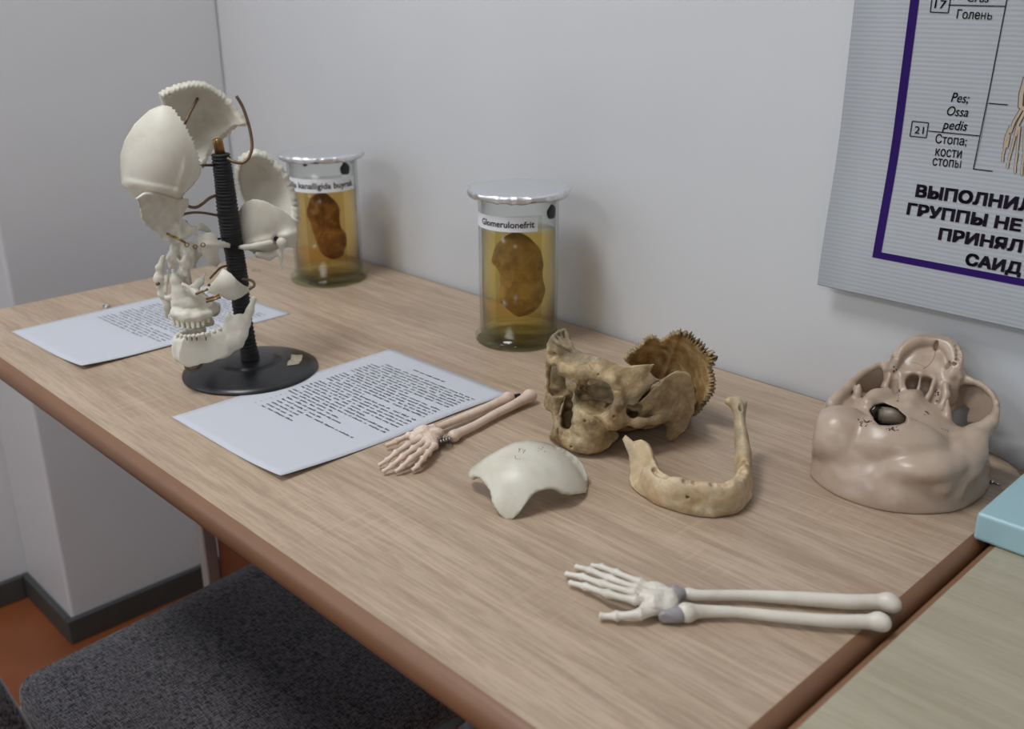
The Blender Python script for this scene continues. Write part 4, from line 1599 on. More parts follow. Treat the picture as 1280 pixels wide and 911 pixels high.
for x, y, d, w in ((222, 420.5, -52, 4.2), (227, 421.5, -56, 4.2), (232, 422, -59, 4.2), (237, 422, -61, 4.4), (242.5, 421.5, -62, 4.6), (248, 421, -62, 5.0), (254, 419.5, -61, 5.4), (260.5, 417.5, -59, 6.2), (267.5, 415.5, -56, 6.6), (274.5, 412.5, -53, 6.2)):
    tooth(md, SF.P(x, y, d) / 1000, w / 1000, 0.0075, (0.0, -0.2, 1), MAT['ivory'])
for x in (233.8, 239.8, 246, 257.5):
    o = tube('tooth_gap_shade', [SF.P(x, 421.5, -67) / 1000, SF.P(x + 0.2, 425.5, -67) / 1000], [0.0007, 0.0005], MAT['hole_shade_mark'], md, 8)  # dark strips stand in for shade between the lower teeth


# wires, pins and springs
def wire(name, pts, r_mm=1.25, mat=None, sub=8):
    return tube(name, [SF.P(*q) / 1000 for q in pts], r_mm / 1000, mat or MAT['wire'], SS, 12, sub)


wire('wire', [(284, 198, -10), (292, 202, -14), (303, 203.5, -16), (311, 197, -14), (315, 184, -10), (313.5, 168, -6), (309.5, 151, -3), (303, 133, 0), (295.5, 120, 3)], 1.75)
wire('wire', [(247, 123, 40), (239, 138, 26), (231, 154, 14)], 1.7, None, 4)
wire('wire', [(250, 207.5, -24), (257, 206.5, -16), (267, 206.5, -4)], 1.5)
wire('wire', [(226.5, 248, -22), (231, 254.5, -25), (238, 258.5, -25), (246, 258.8, -22), (254, 254, -16), (262, 247.5, -9), (272, 243.5, -2)], 1.7)
wire('wire', [(226.5, 269, -20), (235, 266.5, -20), (246, 265.5, -17), (258, 266.5, -11), (276, 270, -2)], 1.45)
wire('wire', [(262.5, 348, -30), (269, 341, -24), (277, 334, -16), (288, 331.5, -6)], 1.25)
wire('wire', [(303, 349, -14), (311, 349.5, -24), (317, 352.5, -34), (317.5, 357.5, -41), (312, 361, -46)], 1.5)
wire('wire', [(270, 299, -14), (277, 298, -10), (286, 297, -4)], 1.2, MAT['black_tape'])
wire('wire', [(230.5, 455, -48), (233, 460, -52), (239.5, 463, -54), (246, 461, -54), (252, 455.5, -50)], 1.5)
for a, c in (((208.5, 292, -28), (221, 298, -33)), ((218, 296, -32), (232, 303.5, -37)), ((245, 367.5, -50), (259.5, 361.5, -56)), ((258, 377.5, -52), (275.5, 371.5, -58)), ((258, 373.8, -50), (274, 368.4, -56))):
    wire('brass_pin', [a, c], 1.35, MAT['brass'], 1)
r_ = random.Random(2)
for cx, cy, dd in ((233.5, 306, -36), (244, 308.5, -36), (253.7, 306, -36)):
    pts = [SF.P(cx + 2.6 * math.cos(t), cy + 2.4 * math.sin(t), dd - 0.25 * t) / 1000 for t in np.linspace(0, 4 * math.pi, 40)]
    tube('spring', pts, 0.0006, MAT['brass'], SS, 6)
tube('pin_head', [SF.P(261, 356, -55) / 1000, SF.P(261.5, 356.3, -50) / 1000], 0.0016, MAT['wire'], zyg, 10)
tube('pin_head', [SF.P(195.5, 355.5, -14) / 1000, SF.P(199, 354, -12) / 1000], 0.0016, MAT['wire'], SS, 10)

# ------------------------------------------------------------------ cream skull cap lying on the desk
CFm = Frame(-0.32, 0.21)
cap_root = tag(empty('skull_cap_bone'), 'smooth cream frontal skull piece lying dome up on the desk', 'bone')
cap_root.matrix_world = CFm.matrix
SPH_C, SPH_R = np.array([5.5, 4.8, 43.0 - 59.8]), 59.8


def cap_depth(x, y):
    d = ray(x, y)
    dl = np.array([d @ CFm.r, d @ CFm.d, d[2]])
    dl /= np.linalg.norm(dl)
    oc = CFm.c - SPH_C
    b_ = oc @ dl
    disc = b_ * b_ - (oc @ oc - SPH_R ** 2)
    t = -b_ - math.sqrt(max(0.0, disc))
    return CFm.c[1] + t * dl[1]


cap_out = [(584, 593, 0.3), (588, 585, 0.2), (608, 570.5, 0.2), (628, 559.2, 0.2), (644, 552.3, 0.2), (656, 550.2, 0.2), (668, 550.2, 0.2), (684, 553.2, 0.2), (705, 561, 0.2), (721, 571.5, 0.2), (729.5, 582, 0.2), (734.6, 594, 0.8), (735, 605, 1.0), (733, 615.5, 0.8), (727, 616.2, 1.0), (722, 617, 1.0),
           (713, 617.5, 0.6), (705, 616, 0.2), (699.5, 612.5, 0.1), (694.5, 610.3, 0.1), (688, 609.8, 0.1), (681, 611, 0.1), (674, 613, 0.1), (668, 616, 0.1), (662.5, 622, 0.1), (658.7, 627.6, 0.1), (653.5, 635, 0.1), (648, 642.5, 0.1), (641, 648.6, 0.1), (636, 649.6, 0.1), (631, 648.6, 0.2), (624, 642, 0.6),
           (617.5, 633, 0.8), (614.5, 624, 0.8), (613, 614, 0.5), (607, 605.5, 0.4), (601.5, 598.6, 0.4), (597, 595.6, 0.4), (591, 594.6, 0.3), (587, 597.5, 0.3)]
plate('dome', CFm, jag(cap_out, 0.5, 2.6, 21), cap_depth, 4.5, MAT['cap_bone'], cap_root, 3.2)
r_ = random.Random(12)
for (x0, y0, n_) in ((654, 561, 6), (677, 561, 5), (645, 572, 4), (659, 563, 3)):
    for _ in range(n_):
        x, y = x0 + r_.uniform(-5, 5), y0 + r_.uniform(-3, 3)
        x2, y2 = x + r_.uniform(-1.6, 1.6), y + r_.uniform(0.5, 2.4)
        tube('scratch', [CFm.P(x, y, cap_depth(x, y)) / 1000, CFm.P(x2, y2, cap_depth(x2, y2)) / 1000], 0.00022, MAT['hole_shade_mark'], cap_root, 6)

# ------------------------------------------------------------------ old brown skull
KF = Frame(-0.339, 0.399)
KA, KL = np.array([-0.766, -0.643, 0]), np.array([0.643, -0.766, 0])


def K(l, a, z):
    """left-lateral, anterior, height -> local"""
    return l * KL + a * KA + np.array([0, 0, z])


def project_fn(frame):
    """vectorised local mm -> picture point"""
    r3 = np.array([frame.r, frame.d, (0, 0, 1)])        # rows: local axes in world
    M_ = np.stack([r3 @ CR, r3 @ CU, r3 @ CF])          # local -> camera
    c = frame.c

    def fn(X, Y, Z):
        x, y, z = X - c[0], Y - c[1], Z - c[2]
        w = M_[2, 0] * x + M_[2, 1] * y + M_[2, 2] * z
        return (W_PX / 2 + F_PX * (M_[0, 0] * x + M_[0, 1] * y + M_[0, 2] * z) / w,
                H_PX / 2 - F_PX * (M_[1, 0] * x + M_[1, 1] * y + M_[1, 2] * z) / w)
    return fn


def poly_dist(px, py, poly):
    """signed distance to a polygon (negative inside)"""
    d = np.full(np.broadcast(px, py).shape, 1e9, np.float32)
    ins = np.zeros(d.shape, bool)
    n = len(poly)
    for i in range(n):
        x0, y0 = poly[i]
        x1, y1 = poly[(i + 1) % n]
        ex, ey = x1 - x0, y1 - y0
        wx, wy = px - x0, py - y0
        t = np.clip((wx * ex + wy * ey) / (ex * ex + ey * ey + 1e-9), 0, 1)
        d = np.minimum(d, (wx - ex * t) ** 2 + (wy - ey * t) ** 2)
        cnd = ((y0 > py) != (y1 > py)) & (px < ex * (py - y0) / (ey if abs(ey) > 1e-9 else 1e-9) + x0)
        ins ^= cnd
    return np.where(ins, -np.sqrt(d), np.sqrt(d))


def carve(fld, frame, poly, ylo, yhi, mode='-', k=0.8, mm=0.8):
    """saw away (or keep) what lies within a sight-line outline between two depths"""
    pf = project_fn(frame)
    hi = fld.lo + fld.h * fld.n
    lo_, hi_ = fld.lo.copy(), hi.copy()

    def fn(X, Y, Z):
        px, py = pf(X, Y, Z)
        d = poly_dist(px, py, poly) * mm
        return np.maximum(np.maximum(d, ylo - Y), Y - yhi).astype(np.float32)
    lo_[1], hi_[1] = max(lo_[1], ylo), min(hi_[1], yhi)
    return fld.op(lo_, hi_, fn, mode, k)


old = tag(empty('human_skull'), 'old brown sawn-open human skull without its cap, cracked temple', 'skull')
old.matrix_world = KF.matrix @ Matrix.Translation((0, 0, 0.0012))
f = Field((-100, -112, -6), (72, 60, 122), 1.15)
# braincase
f.ell(K(0, 3, 68), (64, 88, 66), (KL, KA, (0, 0, 1)), shell=2.6, k=1)
# sawn away: everything above the cut line as it runs from the forehead over the temple
sky = [(640, 380), (640, 425), (684, 432), (690, 420), (697, 414), (706, 412), (712, 422), (718, 437), (728, 442), (746, 447), (768, 455), (780, 459.5), (792, 458.5), (817, 457), (811, 466), (819, 474.5), (826, 476.5),
       (836, 470), (846, 465), (855, 467), (862, 471), (868, 486), (869, 505), (866, 516), (920, 530), (920, 380)]
carve(f, KF, sky, -130, 90, '-', 0.6)
# inner far wall stays low
f.box(K(-45, 0, 95), (40, 70, 40), (KL, KA, (0, 0, 1)), 6, '-', 2)
f.box(K(-10, -50, 92), (60, 60, 50), (KL, KA, (0, 0, 1)), 6, '-', 2)
# forehead thickened at the brow, far stump of the frontal bone with the opened sinus
f.chain([K(-46, 66, 80), K(-26, 86, 83), K(0, 91, 82), K(26, 86, 83), K(46, 68, 80)], [5, 6.5, 6.5, 6.5, 5.5], k=5)
f.chain([KF.P(687, 440, -42), KF.P(690, 423, -40), KF.P(698, 416, -34), KF.P(705, 414, -28)], [4.6, 3.0, 2.6, 2.4], k=2)
f.chain([KF.P(691, 424, -42), KF.P(698, 431, -50), KF.P(711, 437, -54), KF.P(722, 441, -56)], [2.0, 2.2, 2.4, 2.6], k=2)
f.chain([KF.P(706, 416, -28), KF.P(710, 425, -33), KF.P(715, 436, -40)], [3.0, 4.8, 6.5], k=3, flat=((0.3, 0.95, 0), 1.6))
f.chain([KF.P(693, 433, -42), KF.P(702, 437, -46), KF.P(712, 441, -50)], [6, 6.5, 6], k=3, flat=((0.3, 0.95, 0), 1.6))
f.chain([KF.P(698, 423, -34), KF.P(704, 430, -38)], [7, 7], k=3, flat=((0.3, 0.95, 0), 3))
f.chain([KF.P(694, 419, -36), KF.P(700, 424, -40), KF.P(707, 431, -46)], [1.3, 1.5, 1.7], k=1)
# base of the skull and roof of the orbits
f.ell(K(0, 5, 34), (44, 62, 12), (KL, KA, (0, 0, 1)), k=4)
f.ell(K(0, 55, 78), (46, 30, 5), (KL, KA, (0, 0, 1)), k=3)
f.ell(K(0, 46, 60), (44, 24, 22), (KL, KA, (0, 0, 1)), k=4)
# maxillae, alveolar arch
for s_ in (-1, 1):
    f.ell(K(s_ * 26, 76, 28), (19, 18, 26), (KL, KA, (0, 0, 1)), k=6)
    f.chain([K(s_ * 9, 92, 68), K(s_ * 13, 91, 54), K(s_ * 19, 90, 40), K(s_ * 20, 90, 24)], [4.0, 5.2, 7.5, 9.5], k=5, flat=(KA, 1.2))
    f.chain([K(s_ * 33, 79, 38), K(s_ * 32, 81, 24), K(s_ * 31, 80, 12)], [8, 10, 9], k=6)
f.chain([K(-33, 55, 10), K(-33, 66, 9.5), K(-30, 79, 9.5), K(-20, 88, 11), K(-8, 92, 14), K(8, 92, 14), K(20, 90, 11), K(30, 82, 9.5), K(34, 68, 9.5), K(33, 55, 10)], [7, 8, 9, 9, 9, 9, 9, 9, 8.5, 7], k=6, sub=3)
# cheek bones with their rising and backward processes
for s_ in (-1, 1):
    f.ell(K(s_ * 46, 66, 40), (13, 14, 13), (unit(KL * s_ + KA * 0.5), unit(KA - KL * s_ * 0.5), (0, 0, 1)), k=5)
    f.chain([K(s_ * 47, 68, 44), K(s_ * 52, 64, 56), K(s_ * 50, 65, 70), K(s_ * 46, 68, 80)], [6.5, 5.0, 5.2, 6.0], k=4)
    f.chain([K(s_ * 50, 62, 38), K(s_ * 59, 46, 35), K(s_ * 63, 28, 34), K(s_ * 60, 8, 34), K(s_ * 57, -12, 36)], [6.5, 4.6, 4.6, 5.4, 5.5], k=4, flat=(KL, 1.5))
    # lower orbital rim
    f.chain([K(s_ * 47, 70, 46), K(s_ * 36, 80, 41), K(s_ * 23, 85, 43), K(s_ * 15, 89, 52)], [4.2, 3.6, 3.6, 4.0], k=3)
    # mastoid
    f.chain([K(s_ * 53, -14, 34), K(s_ * 53, -10, 20), K(s_ * 51, -6, 6)], [13, 11, 6.2], k=5)
# orbits, nose and other openings
for s_ in (-1, 1):
    ax = unit(KA * 0.94 + KL * s_ * 0.34)
    la = unit(np.cross(ax, (0, 0, 1)))
    f.ell(K(s_ * 33.5, 80, 61.5), (24, 18.0, 18.6), (ax, la, (0, 0, 1)), '-', k=2.0)
    f.chain([K(s_ * 33, 80, 62), K(s_ * 20, 38, 61)], [17, 13.5], '-', k=3)
    f.chain([K(s_ * 29, 54, 46), K(s_ * 33, 62, 46)], 4, '-', k=2)            # lower orbital fissure
    f.ell(K(s_ * 24, 98, 32), (1.6, 4, 1.6), (KL, KA, (0, 0, 1)), '-', k=0.8)
    f.ell(K(s_ * 52, 47, 49), (5, 10, 10), (KL, KA, (0, 0, 1)), '-', k=3)      # temporal fossa behind the orbit
    f.chain([K(s_ * 40, 20, 14), K(s_ * 46, 40, 15)], [13, 12], '-', k=4)      # under the arch
for z_, w_ in ((34, 9.0), (40, 9.8), (47, 8.5), (55, 5.5)):
    f.ell(K(0, 96, z_), (w_, 30, 7), (KL, KA, (0, 0, 1)), '-', k=3)
f.ell(K(0, 62, 42), (11, 22, 13), (KL, KA, (0, 0, 1)), '-', k=3)
f.ell(K(0, 78, -4), (21, 24, 12), (KL, KA, (0, 0, 1)), '-', k=3)
f.cap(K(-1, 62, 34), K(0, 78, 52), 1.3, 1.3, k=1)                               # bony septum
# nasal bones
f.chain([K(0, 91, 72), K(-1, 97, 64), K(-3, 102, 57)], [5.0, 3.6, 1.3], k=3)
f.chain([K(5, 90, 70), K(7, 94, 60), K(9, 94, 50)], [4, 3.2, 2.5], k=3)
# worn sockets and root ridges along the front
for t in np.linspace(-1.2, 1.2, 12):
    f.ell(K(32 * math.sin(t), 66 + 31 * math.cos(t), 1.5), (2.6, 2.6, 4), None, '-', k=1)
    if t < 0.35:
        f.chain([K(37 * math.sin(t + 0.1), 66 + 36 * math.cos(t + 0.1), 18), K(38 * math.sin(t + 0.1), 66 + 37 * math.cos(t + 0.1), 6)], [1.6, 2.4], k=3)
# cracks: temple suture and the cheek seam
carve(f, KF, [(827, 474), (829.5, 476), (823, 482), (817, 486), (811.5, 492), (807, 496.5), (799.5, 503.5), (795, 507), (793.5, 505), (798, 501), (805, 493.5), (810, 488.5), (815.5, 482.5), (821, 479)], -110, -8, '-', 0.3)
SEAMS = (([(738, 521), (745, 524), (751, 529), (756, 536), (759, 545)], 1.0), ([(716, 478), (722, 482), (727, 486), (730, 490)], 0.9), ([(768, 490), (772, 489), (776, 491)], 0.8), ([(757, 505), (750, 512), (742, 516)], 0.6))
# lid and hollow added to darken the orbits; far orbit and pear-shaped nose opening
f.ell(K(0, 24, 70), (48, 42, 3.5), (KL, KA, (0, 0, 1)), k=2)
carve(f, KF, sky, -130, 90, '-', 0.6)
f.ell(K(0, 30, 53), (40, 32, 14), (KL, KA, (0, 0, 1)), '-', k=2)
carve(f, KF, [(782, 512), (787, 511.5), (792, 515), (797, 514), (798, 520), (793, 524), (788, 523), (783, 519)], -110, -20, '-', 1.0)
f.chain([KF.P(698, 483, -62), KF.P(704, 485, -24)], [9.5, 8], '-', k=2.5)
carve(f, KF, [(688, 458), (695, 458), (702, 464), (709, 473), (710.5, 477.5), (702, 487), (697.5, 495), (691, 496), (687.5, 487), (686.5, 471)], -52, -20, '-', 2.0)
f.ell(KF.P(697, 476, -12), (17, 7, 24), None, k=3)
f.chain([KF.P(687.5, 452, -36), KF.P(684.5, 463, -34), KF.P(683.5, 478, -32), KF.P(683.5, 496, -34)], [3.6, 3.0, 3.0, 3.6], k=3)
f.cap(KF.P(746, 488, -80), KF.P(750, 484, -14), 10.5, 13, '-', k=2)     # broken inner wall of the near orbit
for q in (((708, 496, -84), (715, 496, -36), 4.6), ((706.5, 508, -84), (713, 508, -36), 6.6), ((705.5, 520, -86), (712, 520, -36), 7.4), ((705.5, 529, -86), (712, 529, -40), 6.0)):
    f.cap(KF.P(*q[0]), KF.P(*q[1]), q[2], q[2], '-', k=2)
f.chain([KF.P(700, 520, -66), KF.P(703, 508, -60), KF.P(708, 494, -58)], [1.2, 1.3, 1.2], k=1)
# trim to the worn outline of face and jaw
carve(f, KF, [(630, 425), (684, 432), (681.5, 450), (682.5, 468), (680.5, 490), (679, 505), (683, 513), (690, 517), (693, 528), (690, 538), (684.5, 546), (690, 550.5), (700, 556), (712, 562.5), (724, 567.5), (736, 569.5), (750, 566.5), (762, 560),
              (768, 552), (775, 545), (790, 540), (803, 537), (812, 545), (824, 536), (831, 542), (832, 549), (838, 553), (845, 551), (850, 546), (890, 640), (630, 640)], -140, 100, '-', 1.5)
# last roots of the front teeth
for x, y in ((695, 545), (700, 549.5), (705, 552), (710, 555)):
    f.chain([KF.P(x + 1, y - 8, -74), KF.P(x, y, -75)], [2.0, 2.3], k=1.5)
f.rough(0.55, 0.16, 5, 4)
for pts_, rr_ in SEAMS:
    q = [f.hit(KF, *p_) for p_ in pts_]
    f.chain([p_ for p_ in q if p_ is not None], rr_, '-', k=0.3)
for x, y, rr_ in ((767.5, 522.5, 1.3), (748, 470, 1.3), (731, 528, 1.5), (722, 507, 0.9), (714, 560, 1.2)):
    q = f.hit(KF, x, y)
    if q is not None:
        f.ell(q, (rr_, 3.5, rr_), None, '-', k=0.4)
f.half((0, 0, 0.0), (0, 0, -1))
cr_ = field_obj('cranium', f, MAT['old_bone'], old)
# back of the skull: stained hollow of the occipital bone with its saw-toothed seam
oc2 = [(783, 450, 3.0), (792, 442, 3.2), (804, 434, 3.6), (810, 425.5, 3.0), (817, 424.5, 3.0), (824, 431, 2.4), (833, 425, 3.0), (845, 418.5, 4.0), (856, 420.5, 5.0), (866, 427, 6.5), (876, 437, 7.0), (882, 446, 5.0), (888, 445, 5.0), (888.5, 455, 4.5), (884, 462, 2.4), (888, 474, 2.4), (887.5, 488, 2.6), (882, 498, 2.6),
       (874, 508, 2.2), (866, 517, 1.4), (856, 520, 0.3), (842, 500, 0.3), (812, 480, 0.3), (800, 465, 0.3), (786, 456, 0.5)]


def occ_depth(x, y):
    d = dome(838, 470, 52, 58, 66, -46, (-0.55, 0.10))(x, y)
    return d - 5.0 * math.exp(-((x - (846 - 0.35 * (y - 425))) / 3.5) ** 2) + 1.2 * math.sin(x * 0.22) * math.sin(y * 0.19)


occ = plate('occipital_bone', KF, jag(oc2, 1.6, 1.9, 31), occ_depth, 5.5, MAT['stained_bone'], old, 2.6)
occ.data.materials.append(MAT['old_bone'])
occ.modifiers['thickness'].material_offset = 1
occ.modifiers['thickness'].material_offset_rim = 1

# ------------------------------------------------------------------ old jawbone
MF = Frame(-0.2, 0.33)
jaw = tag(empty('jawbone'), 'old toothless tan jawbone lying beside the brown skull', 'bone')
jaw.matrix_world = MF.matrix
f = Field((-98, -62, -2), (52, 98, 74), 1.0)


def flat_chain(fld, pts, rad, thin, k=4, up=(0, 0, 1)):
    for i in range(len(pts) - 1):
        a, b_ = np.array(pts[i], float), np.array(pts[i + 1], float)
        n_ = unit(np.cross(b_ - a, up))
        fld.cap(a, b_, rad[i], rad[i + 1], k=k, flat=(n_, thin))


body = spline([(-48, -21, 14), (-46, -23, 14), (-40, -29, 14.5), (-18, -38, 14.5), (6, -40, 14.5), (22, -30, 14.5), (30, -8, 15), (32, 16, 16), (31, 38, 18)], 3)
flat_chain(f, body, list(np.interp(np.linspace(0, 1, len(body)), (0, 0.15, 0.5, 0.85, 1), (14, 13.6, 14.2, 13.6, 14))), 2.0)
flat_chain(f, spline([(-60, -8, 5), (-40, -30, 5), (-18, -40, 5), (6, -43, 5), (24, -32, 5), (33, -8, 5), (35, 14, 6)], 3), [5.4] * 19, 1.0, 5)
# far ramus seen edge on, knuckle at its top
flat_chain(f, [(31, 36, 19), (29, 52, 28), (26, 66, 44), (24.5, 71, 54)], [14, 11.5, 8.0, 8], 1.9, 5)
f.chain([(26.5, 70, 50), (22, 74, 58), (16, 72, 61)], [4.6, 5.6, 4.6], k=4)
f.chain([(28, 72, 52), (30, 74, 60)], [3.4, 2.2], k=3)
f.chain([(26, 66.0, 62), (25.5, 66, 52)], 1.6, '-', k=1.5)
# hollowed bite edge with worn sockets
for t in np.linspace(0.16, 0.84, 13):
    q = np.array(body[int(t * (len(body) - 1))])
    f.ell(q + (0, 0, 14), (3.4, 3.4, 3.2), None, '-', k=2.5)
f.rough(0.45, 0.17, 11, 4)
q = f.hit(MF, 859.5, 622)
f.ell(q, (1.6, 5, 1.6), None, '-', k=0.5)
f.half((0, 0, 0.2), (0, 0, -1))
jw = field_obj('jaw', f, MAT['jaw_bone'], jaw)
plate('ramus', MF, jag([(781.5, 543.5, 0.2), (786, 547.5, 0.2), (791.5, 551.5, 0.2), (797, 550, 0.2), (801.5, 549, 0.2), (806, 553, 0.2), (811, 561, 0.2), (813, 566, 0.3), (812.5, 569, 0.2), (816, 576, 0.2), (821, 584, 0.2), (828, 592, 0.1), (840, 600, 0.1), (842, 615, 0.1), (838, 628, 0.1),
                        (826, 626, 0.2), (815, 622.5, 0.3), (805.7, 619.5, 0.4), (800, 617, 0.4), (794, 612.5, 0.3), (788, 606, 0.2), (785.5, 597, 0.2), (787, 584, 0.2), (786, 569, 0.2), (781, 557, 0.2), (777.8, 548.5, 0.2)], 0.3, 3, 7),
      lambda x, y: max(-33.0, -21 + 0.72 * (617 - y) - 0.62 * (x - 800)) - 1.8 * math.exp(-((x - (812 + 0.35 * (y - 565))) / 5) ** 2), 5.5, MAT['jaw_bone'], jaw, 2.4)

# ------------------------------------------------------------------ upturned skull base cast
BF = Frame(-0.10, 0.505)
BA, BL = np.array([0.279, 0.960, 0]), np.array([0.960, -0.279, 0])
B0 = np.array([-3.0, 0, 0])


def Bq(l, a, z):
    return B0 + l * BL + a * BA + np.array([0, 0, z])


cast = tag(empty('skull_base_cast'), 'glossy pinkish beige skull base cast standing upside down by the wall', 'skull model')
cast.matrix_world = BF.matrix
UP = (0, 0, 1)
f = Field((-98, -108, -1.5), (98, 97, 108), 1.25)
f.ell(Bq(2, -14, 2), (77, 86, 54), (BL, BA, UP), k=1)
f.ell(Bq(2, 3, -6), (79, 92, 38), (BL, BA, UP), k=8)
f.ell(Bq(2, -12, 0), (79.5, 87, 26), (BL, BA, UP), k=6)
# lobes of the back of the head and the ridge between
for s_ in (-1, 1):
    f.ell(Bq(s_ * 30 + 2, -48, 36), (36, 40, 17), (BL, BA, UP), k=12)
    f.chain([Bq(s_ * 62 + 2, -28, 34), Bq(s_ * 62 + 2, -8, 42), Bq(s_ * 60 + 2, 8, 46)], [15, 14, 11], k=10)   # mastoids
    f.chain([Bq(s_ * 66, 6, 30), Bq(s_ * 62, 26, 36)], [14, 12], k=10)
f.ell(Bq(0, 4, 40), (50, 22, 12), (BL, BA, UP), k=10)
for s_ in (-1, 1):
    f.chain([Bq(s_ * 70, -52, 16), Bq(s_ * 71, -34, 30), Bq(s_ * 66, -16, 42)], [3, 3.5, 3], k=9)
    f.chain([Bq(s_ * 60, -66, 22), Bq(s_ * 60, -46, 38), Bq(s_ * 56, -26, 47)], [4, 4, 3.5], k=9)
# centre of the base in front of the foramen
f.ell(Bq(-6, 26, 48), (32, 24, 10), (BL, BA, UP), k=8)
f.chain([BF.P(1137, 507, 10), BF.P(1140, 500, 26), BF.P(1143, 494, 40)], [5, 6, 7], k=8)
f.chain([BF.P(1085, 505, 4), BF.P(1095, 497, 18), BF.P(1108, 493, 26)], [7, 7, 6], k=6)
# foramen magnum and the hollow below it
f.ell(BF.P(1118, 498, 30) - (0, 0, 11), (46, 26, 12), None, k=10)
f.ell(BF.P(1114, 512, 6) - (0, 0, 12), (52, 30, 13), None, k=10)
f.ell(Bq(0, 0, 10), (62, 66, 28), (BL, BA, UP), '-', k=3)
# lobes of the back of the head, standing proud of the rim below
for (x, y, rx, rz, kk) in ((1049, 556, 30, 27, 4), (1117, 567, 44, 26, 4)):
    q = f.hit(BF, x, y)
    if q is not None:
        f.ell(q + (0, 26.5, -2), (rx, 30, rz), None, k=kk)
carve(f, BF, [(1087.3, 513), (1094, 507), (1104.5, 504), (1113.4, 507), (1122.3, 510), (1134, 520.5), (1132.7, 528), (1125.3, 531), (1110.4, 532.3), (1098.6, 531.7), (1092.7, 526.4)], -110, 48, '-', 1.5)
# block of the upper jaw rising at the far side: wall with choanae, arch above
f.ell(BF.P(1150, 492, 52), (34, 16, 20), None, k=6)
f.box(BF.P(1150, 478, 62), (33, 12, 16), None, 6, k=6)
arch = [(1116, 461, 50), (1118, 449, 57), (1127, 437.5, 65), (1142, 429, 72), (1159, 425.5, 76), (1175, 427.5, 75), (1188, 435, 69), (1195, 447, 62), (1195.5, 458, 56), (1190, 468, 50)]
f.chain([BF.P(*q) for q in arch], [4.6, 5.6, 6.0, 5.8, 5.6, 5.8, 6.4, 7.0, 6.8, 5.6], k=3, sub=3)
for a_, b_ in (((1124, 462, 54), (1186, 465, 54)), ((1132, 450, 62), (1182, 453, 62)), ((1143, 440, 68), (1175, 442, 68))):
    f.cap(BF.P(*a_) - (0, 0, 12.5), BF.P(*b_) - (0, 0, 12.5), 11.5, 11.5, k=5)
f.cap(BF.P(1150, 434, 71) - (0, 0, 11), BF.P(1170, 435, 71) - (0, 0, 11), 10, 10, k=4)
f.ell(BF.P(1155, 470, 72) - (0, 0, 8), (34, 12, 26), None, k=5)
f.chain([BF.P(1110, 463, 54), BF.P(1125, 467, 50), BF.P(1140, 466.5, 50), BF.P(1152, 468, 50), BF.P(1166, 471, 50), BF.P(1181, 478, 50)], [2.8, 3.0, 3.0, 3.4, 3.0, 3.0], k=3)
# tooth bulges outside the arch, one open socket, incisive pit, palate seam
AP = spline([BF.P(*q) for q in arch], 4)
for i in range(1, len(AP) - 1, 2):
    c_ = AP[i]
    n_ = unit(np.array([c_[0] - BF.P(1158, 450, 62)[0], c_[1] - 62, 0]))
    f.chain([c_ + n_ * 5 + (0, 0, 6), c_ + n_ * 6.5 + (0, 0, -3), c_ + n_ * 5 + (0, 0, -14)], [2.6, 3.2, 2.6], k=2)
    f.ell(c_ + (0, 0, 9), (2.6, 2.6, 1.8), None, '-', k=1.5)
f.ell(BF.P(1189, 461, 55) + (0, 0, 3), (5.5, 4.5, 5), None, '-', k=1.5)
f.ell(BF.P(1170.5, 432, 71), (2.6, 4, 7), None, '-', k=1.5)
# choanae with septum, pterygoid plates and deep grooves
f.chain([BF.P(1142, 478, 42), BF.P(1142, 482, 58)], [8.0, 6.5], '-', k=3)
f.chain([BF.P(1158, 481, 42), BF.P(1157, 485, 58)], [7.5, 6.5], '-', k=3)
f.chain([BF.P(1138, 494, 38), BF.P(1140, 485, 50)], [6, 6], '-', k=3)
f.chain([BF.P(1152, 500, 38), BF.P(1155, 490, 50)], [6, 6], '-', k=3)
f.chain([BF.P(1120, 478, 40), BF.P(1119, 500, 36)], [4.5, 3.6], '-', k=2)
f.chain([BF.P(1171, 486, 38), BF.P(1165, 508, 30)], [4.5, 3.6], '-', k=2)
f.chain([BF.P(1151, 470, 48), BF.P(1149, 484, 45), BF.P(1144, 497, 38)], [1.8, 1.5, 1.8], k=1.5)
f.chain([BF.P(1126, 471, 46), BF.P(1126, 488, 40), BF.P(1124, 505, 34)], [2.8, 2.6, 2.4], k=2)
f.chain([BF.P(1112, 470, 46), BF.P(1106, 484, 40), BF.P(1110, 502, 32)], [3.4, 5.0, 3.5], k=3, flat=((0.9, 0.3, 0), 1.5))
f.chain([BF.P(1168, 476, 44), BF.P(1163, 492, 38), BF.P(1153, 508, 30)], [2.8, 2.6, 2.2], k=2)
f.chain([BF.P(1182, 482, 42), BF.P(1183, 494, 36), BF.P(1176, 512, 26)], [3.4, 3.6, 3.0], k=3)
f.chain([BF.P(1074, 482, 18), BF.P(1072, 492, 15), BF.P(1069, 503, 12)], [1.6, 2.2, 3.2], k=2)       # styloid stumps
f.chain([BF.P(1184.5, 501, 18), BF.P(1184, 512, 15), BF.P(1184, 524, 10)], [2.0, 2.6, 3.8], k=2)
